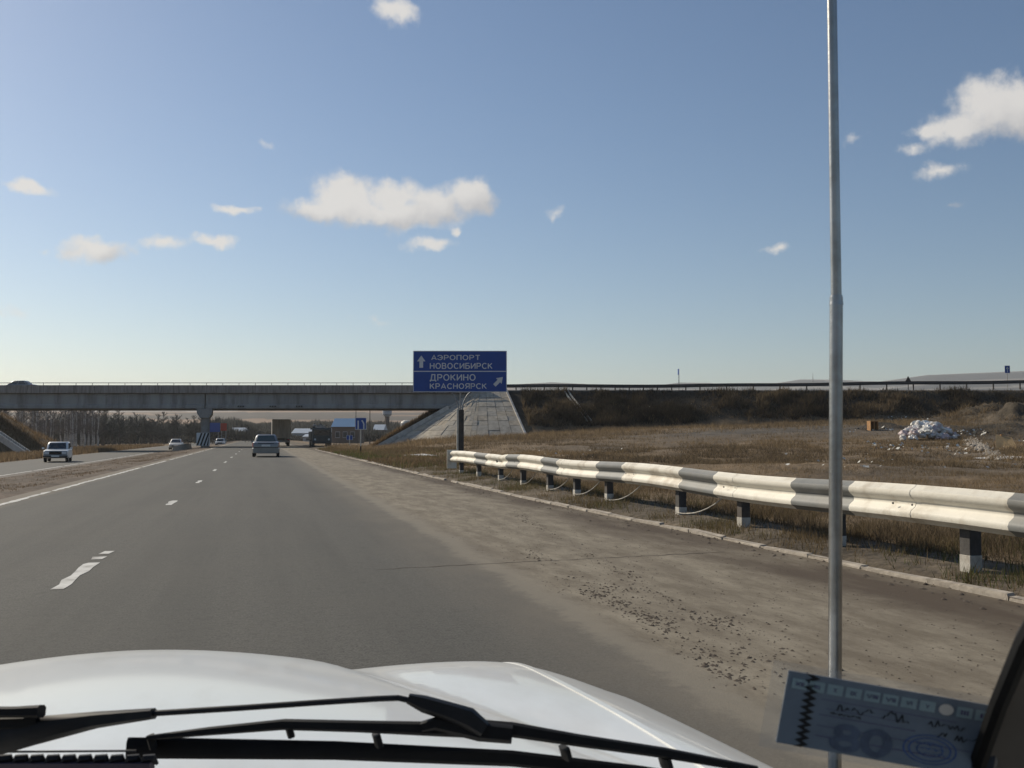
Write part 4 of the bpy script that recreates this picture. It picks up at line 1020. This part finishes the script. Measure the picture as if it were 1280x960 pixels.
# ------------------------------------------------------------------ far buildings
M['wallbrown'] = mat('brown_wall', (.13, .095, .075), .9, .2, .8); M['roofblue'] = mat('blue_metal_roof', (.10, .22, .38), .5, .08, .6); M['roofgrey'] = mat('grey_metal_roof', (.42, .47, .52), .5, .12, .5)
M['wallpale'] = mat('pale_wall', (.42, .42, .42), .9, .15, .6); M['pane'] = mat('dark_pane', (.03, .035, .04), .2, .1, 1)
def house(name, px0, px1, pyt, pye, Y, depth, wall, roof, label, nwin=4, ridge='x'):
    a, b = P(px0, pye, Y), P(px1, pyt, Y); cx = (a.x + b.x) / 2; w = (b.x - a.x) / 2; zb = hz(cx, Y); ze = max(a.z - zb, 1.5); zr = max(b.z - zb, ze + .5)
    root = empty(name, (cx, Y, zb - .1), 0, label=label, cat='building')
    mb = MB(); mb.box(-w * .96, w * .96, 0, depth, -.5, ze); wl = mb.build('wall', wall, root)
    mb = MB()
    if ridge == 'x': mb.loft([[(-w, -.4, ze + .004), (-w, depth / 2, zr), (-w, depth + .4, ze + .004)], [(w, -.4, ze + .004), (w, depth / 2, zr), (w, depth + .4, ze + .004)]])
    else: mb.loft([[(-w, -.4, ze + .004), (0, -.4, zr), (w, -.4, ze + .004)], [(-w, depth, ze + .004), (0, depth, zr), (w, depth, ze + .004)]])
    mb.build('roof', roof, root)
    for k in range(nwin):
        x = -w * .8 + 1.6 * w * (k + .5) / nwin; s_ = min(.55, w * .6 / nwin)
        mb = MB(); mb.bbox(x - s_, x + s_, -.06, .02, ze * .35, ze * .72, .01); f = mb.build('window', M['wallpale'], root)
        mb = MB(); mb.box(x - s_ * .85, x + s_ * .85, -.075, -.062, ze * .38, ze * .69); mb.build('pane', M['pane'], f)
house('blue_roofed_house', 414, 449, 522, 533, 235, 9, M['wallbrown'], M['roofblue'], 'dark brown house with a bright blue roof behind the lane sign', 3)
house('shed', 364, 418, 535, 541, 300, 10, M['wallpale'], M['roofgrey'], 'long pale grey shed left of the blue roofed house', 6)
house('shed', 378, 412, 542, 546, 262, 8, M['wallpale'], M['roofgrey'], 'low shed with a light roof behind the tipper truck', 4)
house('small_house', 284, 306, 534, 541, 330, 8, M['wallpale'], M['roofgrey'], 'small pale house between the pier and the silver sedan', 3)
house('small_house', 466, 480, 530, 537, 290, 8, M['wallbrown'], M['roofgrey'], 'small dark house right of the lane sign under the bridge', 2)
def dome():
    p = P(508, 531, 300); z = hz(p.x, 300); root = empty('white_tank', (p.x, 300, z), 0, label='white domed tank above the brown slope under the bridge', cat='tank')
    r_ = 1.7; zt = P(508, 525, 300).z - z
    mb = MB(); mb.tube([(0, 0, -.3), (0, 0, zt - 1)], r_, 16); mb.build('drum', M['wallpale'], root, True)
    mb = MB(); mb.tube([(0, 0, zt - 1.0), (0, 0, zt - .5), (0, 0, zt - .12), (0, 0, zt)], [r_ * 1.04, r_ * .9, r_ * .5, .05], 16); mb.build('dome', M['railwhite'], root, True)
dome()
def poles():
    for px, pt, Y, lb in ((445, 513, 240, 'thin lamp pole standing over the blue roof'), (462.5, 511, 210, 'dark lamp pole right of the lane sign'), (484, 511, 320, 'slim water tower seen below the girder')):
        p = P(px, pt, Y); z = hz(p.x, Y); h = p.z - z
        if 'tower' in lb:
            root = empty('water_tower', (p.x, Y, z), 0, label=lb, cat='tower'); mb = MB(); mb.tube([(0, 0, -.3), (0, 0, h - 2.4)], .75, 10); mb.build('shaft', M['wallbrown'], root); mb = MB(); mb.tube([(0, 0, h - 2.5), (0, 0, h - 1.8), (0, 0, h)], [.8, 1.5, 1.5], 12); mb.build('tank', M['wallpale'], root)
        else:
            root = empty('lamp_pole', (p.x, Y, z), 0, label=lb, cat='lamp pole'); mb = MB(); mb.tube([(0, 0, -.3), (0, 0, h)], [.13, .08], 6); mb.build('post', M['postdark'], root)
            mb = MB(); mb.bar((0, 0, h - .05), (-1.6, 0, h + .1), .07, .07); mb.build('arm', M['postdark'], root); mb = MB(); mb.bbox(-2.3, -1.5, -.12, .12, h + .02, h + .18, .03); mb.build('lamp_head', M['galv'], root)
    p = P(1016, 466, 2600); z = hz(p.x, 2600) - 3; h = p.z - z; root = empty('radio_mast', (p.x, 2600, z), 0, label='faint thin radio mast on the far hill', cat='mast')
    for sx, sy in ((-1, -1), (1, -1), (0, 1)): mb = MB(); mb.tube([(sx * 1.6, sy * 1.6, 0), (0, 0, h)], [.35, .2], 5); mb.build('leg', M['postdark'], root)
poles()

# ------------------------------------------------------------------ rubbish tip on the right
def bag_meshes():
    out = []
    for k in range(5):
        bm = bmesh.new(); bmesh.ops.create_icosphere(bm, subdivisions=2, radius=1); rr = random.Random(k + 40)
        a, b, c = rr.uniform(2, 4), rr.uniform(2, 4), rr.uniform(0, 6)
        for v in bm.verts:
            n = v.co.normalized(); f_ = 1 + .28 * math.sin(a * n.x * 2 + c) * math.cos(b * n.y * 2) + rr.uniform(-.2, .16); v.co = n * f_
            v.co.z *= .62; v.co.x *= 1.2
            if n.z > .85: v.co.z += .25
        me = bpy.data.meshes.new('sack'); bm.to_mesh(me); bm.free(); out.append(me)
    return out
def tip():
    mats = [mat('sack_%s' % n, c, .6, .15, 3) for n, c in (('white', (.78, .76, .72)), ('grey', (.5, .49, .47)), ('pink', (.52, .42, .41)), ('offwhite', (.6, .58, .52)), ('buff', (.56, .52, .46)))]
    ms = bag_meshes()
    for me, m_ in zip(ms, mats): me.materials.append(m_)
    rr = random.Random(9); c = T(1157, 548, 40, 110)
    pl = []
    for k in range(130):
        for _ in range(20):
            px = rr.gauss(1157, 20); u = (px - 1157) / 37.0
            if abs(u) < 1: break
        Y = c.y + rr.uniform(-1.6, 2.4); x = (px - 640) / F * Y; top = max(0, (1 - u * u)) * 1.05 * max(0, 1 - ((Y - c.y - .6) / 2.4) ** 2); zz = hz(x, Y) + top * rr.uniform(.55, 1.0)
        r_ = rr.uniform(.11, .27)
        o = link('rubbish_sack', rr.choice(ms), None, (x, Y, zz + r_ * .25), (rr.uniform(-.5, .5), rr.uniform(-.5, .5), rr.uniform(0, 6.28)), (r_, r_, r_ * 1.05))
        tag(o, 'pale crumpled rubbish sack in the dumped heap on the right of the field', 'rubbish sack', 'rubbish sacks in the dumped heap')
    # litter
    V_, F_, n = [], [], 0
    for (pa, pb, qa, qb, cnt, sz) in ((1085, 1130, 553, 564, 40, .12), (1110, 1165, 521, 527, 40, .14), (1150, 1215, 556, 572, 60, .10), (1195, 1235, 538, 546, 40, .14), (1080, 1280, 548, 590, 70, .08), (980, 1080, 565, 590, 16, .09), (760, 960, 505, 522, 22, .09), (660, 780, 558, 575, 14, .07), (1060, 1120, 535, 541, 22, .15)):
        for _ in range(cnt):
            p = T(rr.uniform(pa, pb), rr.uniform(qa, qb), 20, 125); s_ = sz * .55 * rr.uniform(.3, 1.4); a = rr.uniform(0, 6.28); ux, uy = Vector((math.cos(a), math.sin(a), rr.uniform(-.3, .3))) * s_, Vector((-math.sin(a), math.cos(a), rr.uniform(.2, .9))) * s_ * .8
            q = p + Vector((0, 0, .05 + .1 * rr.random())); V_ += [q - ux - uy, q + ux - uy, q + ux + uy + Vector((0, 0, s_ * .4)), q - ux + uy]; F_.append((n, n + 1, n + 2, n + 3)); n += 4
    o = big_mesh('litter', np.array([tuple(v) for v in V_]), np.array(F_), None, mats[3]); tag(o, 'scattered pale scraps of litter around the dumped heap', 'litter', kind='stuff')
    # rubble strip
    V_, F_, n = [], [], 0
    for k in range(420):
        u = rr.random(); p = T(1212 + 38 * u + rr.gauss(0, 4), 551 + 22 * u + rr.gauss(0, 2), 30, 110); s_ = rr.uniform(.05, .16); b = [(1, 0, 0), (0, 1, 0), (-1, 0, 0), (0, -1, 0), (0, 0, 1)]
        V_ += [tuple(p + Vector(q) * s_ * rr.uniform(.7, 1.3)) for q in b]; F_ += [(n, n + 1, n + 4), (n + 1, n + 2, n + 4), (n + 2, n + 3, n + 4), (n + 3, n, n + 4)]; n += 5
    o = big_mesh('rubble', np.array(V_), np.array(F_), None, M['kerb']); tag(o, 'grey rubble spilled down the dirt mound at the far right', 'rubble', kind='stuff')
    wood = mat('orange_board', (.42, .22, .085), .8, .25, 3)
    p = T(1091, 537.5, 40, 110); root = empty('broken_cabinet', p, .25, label='small orange wooden cabinet standing left of the dumped heap', cat='cabinet')
    for b in ((-.36, -.30, -.25, .25, -.05, .72), (.30, .36, -.25, .25, -.05, .72), (-.30, .30, -.25, .25, .66, .72), (-.03, .03, -.25, .25, -.05, .66)): mb = MB(); mb.bbox(*b, .008); mb.build('board', wood, root)
    mb = MB(); mb.box(-.30, .30, .2, .24, -.05, .66); mb.build('back_board', M['wallbrown'], root)
    p = T(1256, 560, 30, 110); root = empty('leaning_sheet', p, .3, label='tan sheet of board leaning on the mound at the far right edge', cat='board')
    mb = MB(); mb.quad((-.9, -.3, -.25), (.1, -.9, -.25), (.75, .3, .55), (.15, .75, .7), .04); mb.build('sheet', mat('tan_board', (.40, .27, .13), .85, .25, 2), root)
    mb = MB(); mb.bar((.2, .2, -.1), (.35, .6, .72), .07, .07); mb.build('prop', wood, root)
    for px, py, w_ in ((528, 569.5, 1.15), (1262, 573, 1.6)):
        p = T(px, py, 20, 110); mb = MB(); v = []; m_ = 22
        for k in range(m_): a = 6.283 * k / m_; q = rr.uniform(.7, 1.15); v.append((math.cos(a) * w_ * q, math.sin(a) * .8 * q, rr.uniform(-.02, .03)))
        v.append((0, 0, .12)); mb.add(v, [(k, (k + 1) % m_, m_) for k in range(m_)]); o = mb.build('snow_patch', mats[0], None, True)
        o.location = p; tag(o, 'thin patch of dirty snow in the ditch left of the sign post' if px < 600 else 'pale spill on the ground below the leaning sheet', 'snow' if px < 600 else 'spill')
tip()

# ------------------------------------------------------------------ the car the picture is taken from
def own_car():
    root = empty('white_car', (0, 0, 0), ROADROT, label='white car in the foreground seen over its bonnet, with wipers and tall aerial', cat='car')
    W = M['ownwhite']; UC = -.23
    def LP(px, py, Y):                                      # line-of-sight point in the car's own axes
        p = P(px, py, Y); s_, t_ = st(p.x, p.y); return Vector((t_, s_, p.z))
    def smf(x): x = min(max(x, 0), 1); return x * x * (3 - 2 * x)
    def vf(a): return 2.06 + .05 * max(0, 1 - (a / .42) ** 2) - .05 * a - .16 * smf((a - .62) / .28) - .03 * a * a
    def zt(a, v):
        z = 1.0 - .055 * (v - .85) - .022 * (v - .85) ** 2
        ac = .52 - .28 * (v - 1.31)
        z += (.016 + .034 * max(0, 1 - (a / ac) ** 2)) * smf((ac + .045 - a) / .09)              # raised middle of the bonnet
        z += .012 * math.cos(min(max((a - ac - .05) / (.86 - ac - .05), 0), 1) * 3.14 - 1.2)   # swelling towards the lamps
        z -= .036 * smf((a - .66) / .21) ** 1.3
        return z
    def pt(a, q, sgn):                                      # q 0..1 along the bonnet, 1..2 over the nose
        f_ = vf(a)
        if q <= 1: v = .80 + (f_ - .80) * q; z = zt(a, v)
        else:
            k = q - 1; v = f_ + .13 * math.sin(k * 1.57); z = zt(a, f_) - .55 * (1 - math.cos(k * 1.57)) ** 1.0
        if q <= 1:
            ro = (v - (f_ - .34)) / .34
            if ro > 0: z -= .030 * ro ** 2.2
        else: z -= .030
        return Vector((UC + sgn * a, v, z))
    def grid(a0, a1, na, both=False):
        mb = MB(); qs = [i / 46 for i in range(47)] + [1 + i / 8 for i in range(1, 9)]; v = []; f = []
        aa = [a0 + (a1 - a0) * i / na for i in range(na + 1)]
        for q in qs:
            for a in aa: v.append(pt(abs(a), q, 1 if a >= 0 else -1))
        n = len(aa)
        for i in range(len(qs) - 1):
            for j in range(n - 1): f.append((i * n + j, i * n + j + 1, (i + 1) * n + j + 1, (i + 1) * n + j))
        mb.add(v, f); return mb
    grid(-.688, .688, 72).build('bonnet', W, root, 'all', False)
    for sg in (1, -1):
        mb = MB(); v = []; f = []; qs = [i / 40 for i in range(41)] + [1 + i / 8 for i in range(1, 9)]; aa = [.695 + .135 * i / 8 for i in range(9)]; n = 9 + 7
        for q in qs:
            for a in aa: v.append(pt(a, q, sg))
            e = pt(.83, q, sg)
            for k in range(1, 8):
                th = k / 7; v.append(Vector((e.x + sg * .05 * math.sin(min(th * 3, 1) * 1.57), e.y, e.z - (e.z - .34) * (th ** 1.6))))
        for i in range(len(qs) - 1):
            for j in range(n - 1): f.append((i * n + j, i * n + j + 1, (i + 1) * n + j + 1, (i + 1) * n + j))
        mb.add(v, f); mb.build('wing', W, root, 'all')
        mb = MB(); pp = [pt(.6915, i / 30, sg) - Vector((0, 0, .001)) for i in range(31)]
        for i in range(30): mb.bar(pp[i], pp[i + 1], .009, .006)
        mb.build('bonnet_edge', W, root)
        for y in (1.35,): wheel(root, UC + sg * .76, y, .32, .2)
    mb = MB(); mb.bbox(UC - .86, UC + .86, 1.9, 2.22, .22, .52, .06); mb.build('front_bumper', W, root, True)
    # scuttle below the windscreen
    cw = MB(); cw.loft([[(UC - .78, .80, .985), (UC - .78, .60, 1.02), (UC - .78, .60, .6), (UC - .78, .80, .6)], [(UC + .78, .80, .985), (UC + .78, .60, 1.02), (UC + .78, .60, .6), (UC + .78, .80, .6)]]); cw.build('scuttle', W, root)
    ws = mat('purple_grey_seal', (.05, .035, .05), .6, .2, 20)
    a, b = LP(-30, 961.5, .80), LP(190, 961.5, .80); mb = MB(); mb.bar(a, b, .012, .012); sl = mb.build('scuttle_seal', ws, root)
    for k in range(11):
        c = LP(-14 + 20 * k, 956, .80); mb = MB(); mb.tube([c + Vector((-.0066, 0, 0)), c + Vector((-.003, 0, .005)), c + Vector((.003, 0, .005)), c + Vector((.0066, 0, 0))], [.0012, .0035, .0035, .0012], 6); mb.build('seal_tooth', M['blackmetal'], sl, True)
    mb = MB(); a, b = LP(-20, 940, .86), LP(170, 938.5, .86); mb.bar(a, b, .0015, .0015); mb.build('scuttle_joint', M['trim'], root)
    # wipers
    Yw = .86; k1 = Yw / F
    def poly(name, pts, m_, parent, depth=.012, Yd=Yw):     # bars along points (px, py, thickness px)
        mb = MB(); P3 = [LP(x, y, Yd) for x, y, w in pts]; rings = []; view = Vector((0, 1, -.25)).normalized()
        for i, (x, y, w) in enumerate(pts):
            d = (P3[min(i + 1, len(pts) - 1)] - P3[max(i - 1, 0)]).normalized(); up = d.cross(view).normalized(); fw = up.cross(d).normalized(); hh = w * k1 / 2
            rings.append([P3[i] + up * hh * a_ + fw * depth / 2 * b_ for a_, b_ in ((1, .5), (.6, 1), (-.6, 1), (-1, .5), (-1, -.5), (-.6, -1), (.6, -1), (1, -.5))])
        mb.loft(rings); return mb.build(name, m_, parent, True)
    B, Bm = M['black'], M['blackmetal']
    wr = empty('wiper'); wr.parent = root
    poly('wiper_arm', [(-40, 934, 40), (40, 914, 34), (120, 900, 20), (192, 892, 13)], Bm, wr, .016)
    mb = MB(); mb.tube([LP(*q, Yw) for q in ((188, 892), (300, 885), (400, 878), (470, 873.5), (498, 872.5), (514, 876), (530, 886))], .0026, 8); mb.build('wiper_rod', Bm, wr, True)
    poly('blade_clip', [(510, 873, 12), (530, 880, 20), (560, 889, 22), (585, 898, 26), (604, 912, 20)], Bm, wr, .018, .852)
    poly('blade_frame', [(186, 922, 6), (260, 914, 10), (355, 905.5, 13), (450, 908, 14), (540, 911, 17), (600, 911, 22), (640, 912, 18), (720, 925, 15), (830, 941, 13), (945, 962, 9)], B, wr, .014)
    poly('blade_saddle', [(528, 908, 12), (545, 904, 16), (600, 914, 24), (640, 918, 22)], B, wr, .02, .856)
    poly('blade_rubber', [(160, 936, 27), (200, 935, 25), (420, 938, 22), (640, 948, 19), (800, 966, 17), (960, 990, 15)], B, wr, .010, .872)
    for px, py in ((188, 926), (360, 912), (470, 924), (705, 940), (830, 952)):
        poly('blade_claw', [(px, py - 6, 9), (px + 4, py + 8, 9)], B, wr, .02, .864)
    wr2 = empty('wiper'); wr2.parent = root
    poly('blade_frame', [(-60, 890, 13), (20, 890, 13), (52, 889, 15)], B, wr2, .016, .85)
    poly('blade_rubber', [(-60, 905, 16), (30, 904, 16), (48, 900, 12)], B, wr2, .010, .858)
    # aerial
    Ya = 1.32; ka = Ya / F
    a0, a1, a2 = LP(1043, 1100, Ya), LP(1045.3, 372, Ya), LP(1039, -60, Ya * .985)
    ch = mat('aerial_chrome', (.36, .36, .35), .33, .15, 14, metal=1.0, bump=.05, dirt=(.2, .19, .17), dirt_amt=.5, dscale=20)
    mb = MB(); mb.tube([a0, a1], 8.1 * ka, 12); ae = mb.build('aerial', ch, root, True)
    mb = MB(); mb.tube([a1 - Vector((0, 0, .01)), a1 + Vector((0, 0, .003))], [8.6 * ka, 7.5 * ka], 12); mb.build('aerial_collar', ch, ae, True)
    mb = MB(); mb.tube([a1 - Vector((0, 0, .02)), a2], [6.6 * ka, 5.9 * ka], 12); mb.build('aerial_upper_section', ch, ae, True)
    mb = MB(); mb.tube([LP(1043, 1100, Ya), LP(1043, 1100, Ya) - Vector((.02, .0, .12))], .014, 10); mb.build('aerial_mount', M['trim'], ae, True)
    # right pillar, dashboard, roof and doors: what shades the card
    pil = [(1330, 735), (1290, 800), (1256, 880), (1222, 975)]; q0 = [LP(x, y, d) for (x, y), d in zip(pil, (.44, .50, .55, .60))]
    gr = mat('pillar_grey_trim', (.16, .145, .13), .8, .1, 30)
    mb = MB()
    rings = [[p_, p_ + Vector((.035, -.02, .01)), p_ + Vector((.10, -.06, .0)), p_ + Vector((.10, .03, .0)), p_ + Vector((.02, .03, 0))] for p_ in q0]
    mb.loft(rings); mb.build('windscreen_pillar', gr, root, True)
    mb = MB(); mb.tube([p_ + Vector((-.004, .0, 0)) for p_ in q0], .005, 8); mb.build('pillar_seal', M['black'], root, True)
    dk = mat('dashboard_plastic', (.035, .035, .038), .8, .15, 20)
    mb = MB(); mb.loft([[(u, .62, .97), (u, .30, .93), (u, .22, .80), (u, .25, .5), (u, .62, .5)] for u in (UC - .72, UC + .72)]); mb.build('dashboard', dk, root)
    mb = MB(); mb.loft([[(u, .02, 1.66), (u, -.2, 1.70), (u, -1.9, 1.70), (u, -2.1, 1.62), (u, -2.1, 1.58), (u, -1.9, 1.66), (u, -.2, 1.66), (u, .02, 1.63)] for u in (UC - .66, UC + .66)]); mb.build('roof', W, root)
    for sg in (1, -1):
        u = UC + sg * .80
        mb = MB(); mb.bbox(min(u, u + sg * .07), max(u, u + sg * .07), -2.2, .58, .3, .98, .02); mb.build('door', W, root)
        wheel(root, UC + sg * .76, -1.2, .32, .2)
        mb = MB(); mb.bar((UC + sg * .64, -2.05, 1.62), (UC + sg * .78, -2.1, .95), .06, .1); mb.build('rear_pillar', W, root)
    pl_ = LP(-560, 960, .62); mb = MB(); mb.bar((UC - .70, .42, 1.14), (UC - .62, .02, 1.64), .05, .07); mb.build('windscreen_pillar', gr, root)
    mb = MB(); mb.bar(q0[0] + Vector((.07, -.02, 0)), (UC + .66, .0, 1.65), .07, .06); mb.build('windscreen_pillar', gr, root)
    mb = MB(); mb.bbox(UC - .8, UC + .8, -2.25, -2.15, .3, 1.0, .03); mb.build('tailgate', W, root)
    mb = MB(); mb.bbox(UC - .72, UC + .72, -1.6, -1.4, .4, 1.25, .06); mb.build('rear_seat', dk, root)
own_car()

def card():
    tl, tr, bl = P(986, 838, .585), P(1256, 885, .58), P(965, 927, .59)
    ex = (tr - tl); wd = ex.length; ex.normalize(); ez = (tl - bl); ez = (ez - ex * ez.dot(ex)).normalized(); ht = (tl - bl).length; ny = ez.cross(ex)
    Mx = Matrix((ex, -ny, ez)).transposed().to_4x4(); Mx.translation = tl
    # local axes: x along the card, -y towards the viewer, z up the card
    if (Mx.to_3x3() @ Vector((0, 1, 0))).dot(Vector((0, 1, 0))) < 0: Mx = Matrix((ex, ny, ez)).transposed().to_4x4(); Mx.translation = tl
    root = empty('inspection_card', label='blue printed paper card in a clear sleeve behind the windscreen, lower right', cat='card'); root.matrix_world = Mx
    pap = mat('card_blue_paper', (.185, .235, .30), .8, .12, 40); dkp = mat('card_black_print', (.015, .017, .02), .8, .2, 40); gl = mat('card_pale_print', (.30, .42, .47), .8, .1, 60); pu = mat('card_purple_print', (.11, .10, .20), .8, .2, 60); bl_ = mat('card_blue_stamp', (.07, .13, .33), .8, .3, 90); gy = mat('card_grey_print', (.105, .14, .21), .8, .3, 80); wh = mat('card_hole', (.75, .74, .70), .8, .05, 30)
    mb = MB(); mb.bbox(0, wd, 0, .0006, -ht, 0, .0001); mb.build('paper', pap, root)
    def flat(name, polys, m_, y=-.0003):
        mb = MB()
        for pl in polys: mb.add([(x * wd, y, -z * ht) for x, z in pl], [tuple(range(len(pl)))])
        return mb.build(name, m_, root, False, False)
    # jagged black strip on the left
    n = 11
    z_ = [(.10 + (.035 if k % 2 else .0) - .02, k / (2 * n)) for k in range(2 * n + 1)]; z2 = [(.135 + (.035 if k % 2 else .0) - .02, k / (2 * n)) for k in range(2 * n + 1)]
    flat('jagged_strip', [[z_[k], z2[k], z2[k + 1], z_[k + 1]] for k in range(2 * n)], dkp)
    names = ['XII', 'XI', 'X', 'IX', 'VIII', 'VII', 'VI', 'V', '', 'III', 'II', 'I']
    for k, nm in enumerate(names):
        c = .055 + .0855 * k
        if k == 0: c = .06
        if nm == '':
            mb = MB(); m_ = 20; mb.add([((c + .034 * math.cos(6.283 * i / m_)) * wd, -.0006, (-.155 + .075 * math.sin(6.283 * i / m_)) * ht) for i in range(m_)], [tuple(range(m_))]); mb.build('punched_hole', wh, root, False, False); continue
        if c + .036 > 1.0: continue
        o = flat('month_box', [[(c - .036, .085), (c + .036, .085), (c + .036, .225), (c - .036, .225)]], gl)
        w_ = {'XII': .02, 'VIII': .027, 'VII': .023, 'III': .018, 'X': .009, 'V': .009, 'I': .004}.get(nm, .014)
        link('numeral', text_mesh('numeral', nm, pu, (c - w_) * wd, (c + w_) * wd, -.185 * ht, -.125 * ht, -.0006, .18, .25, .00001), root)
    for (xa, xb, zz, t_) in ((.17, .80, .30, .008), (.17, .62, .51, .010), (.17, .98, .66, .008), (.17, .8, .80, .012), (.2, .55, .42, .006)):
        flat('ruled_line', [[(xa, zz), (xb, zz), (xb, zz + t_), (xa, zz + t_)]], pu)
    link('big_digits', text_mesh('big_digits', '80', gy, .24 * wd, .53 * wd, -.97 * ht, -.58 * ht, -.00035, .24, .2, .00001), root)
    rr = random.Random(2)
    def scrib(x0, x1, z0, amp, m_, nn):
        pts = [(x0 + (x1 - x0) * k / nn, z0 + amp * rr.uniform(-1, 1)) for k in range(nn + 1)]; pl = []
        for i in range(nn):
            (a, b), (c, d) = pts[i], pts[i + 1]; pl.append([(a, b), (a + .006, b), (c + .006, d), (c, d)])
        flat('handwriting', pl, m_, -.0005)
    scrib(.24, .42, .38, .05, dkp, 24); scrib(.46, .58, .37, .07, dkp, 14); scrib(.66, .84, .36, .06, dkp, 18); scrib(.72, .76, .50, .05, dkp, 6); scrib(.80, .97, .50, .06, dkp, 18); scrib(.22, .36, .47, .02, dkp, 20)
    for r1, r2 in ((1.0, .94), (.80, .74), (.5, .46)):
        m_ = 40; pl = []
        for i in range(m_):
            a, b = 6.283 * i / m_, 6.283 * (i + 1) / m_; f = lambda an, r_: (.70 + .125 * r_ * math.cos(an), .73 + .20 * r_ * math.sin(an)); pl.append([f(a, r1), f(b, r1), f(b, r2), f(a, r2)])
        flat('stamp_ring', pl, bl_, -.00042)
    for zz in (.66, .72, .78): scrib(.63, .77, zz, .018, bl_, 22)
    flat('dark_block', [[(.90, .55), (1.0, .55), (1.0, 1.0), (.90, 1.0)]], mat('card_dark_block', (.035, .045, .07), .8, .2, 30))
    # clear sleeve
    m_ = bpy.data.materials.new('clear_sleeve'); m_.use_nodes = True; N = m_.node_tree.nodes; L = m_.node_tree.links; N.clear()
    out = N.new('ShaderNodeOutputMaterial'); mx = N.new('ShaderNodeMixShader'); t_ = N.new('ShaderNodeBsdfTransparent'); d_ = N.new('ShaderNodeBsdfPrincipled'); d_.inputs['Base Color'].default_value = (.8, .8, .8, 1); d_.inputs['Roughness'].default_value = .15; t_.inputs[0].default_value = (.95, .96, .97, 1)
    nz = N.new('ShaderNodeTexNoise'); nz.inputs['Scale'].default_value = 25; mr = N.new('ShaderNodeMapRange'); mr.inputs[3].default_value = .13; mr.inputs[4].default_value = .24; L.new(nz.outputs[0], mr.inputs[0]); L.new(mr.outputs[0], mx.inputs[0]); L.new(t_.outputs[0], mx.inputs[1]); L.new(d_.outputs[0], mx.inputs[2]); L.new(mx.outputs[0], out.inputs[0])
    mb = MB(); mb.add([(-.075 * wd, .0012, -1.10 * ht), (1.02 * wd, .0012, -1.10 * ht), (1.02 * wd, .0012, .10 * ht), (-.075 * wd, .0012, .10 * ht)], [(0, 1, 2, 3)]); mb.build('sleeve', m_, root, False, False)
card()

# ------------------------------------------------------------------ haze
def haze():
    mb = MB(); mb.box(-8500, 8500, -8000, 8500, -4, 240); o = mb.build('haze', [], None)
    m_ = bpy.data.materials.new('haze_air'); m_.use_nodes = True; N = m_.node_tree.nodes; L = m_.node_tree.links; N.clear()
    out = N.new('ShaderNodeOutputMaterial'); v = N.new('ShaderNodeVolumePrincipled'); v.inputs['Color'].default_value = (.93, .95, .96, 1); v.inputs['Density'].default_value = .00016; v.inputs['Anisotropy'].default_value = .3
    L.new(v.outputs[0], out.inputs['Volume']); o.data.materials.append(m_)
    tag(o, 'thin pale bluish haze over the plain and hills', 'haze', kind='stuff')
haze()
world.cycles.sampling_method = 'MANUAL'; world.cycles.sample_map_resolution = 512
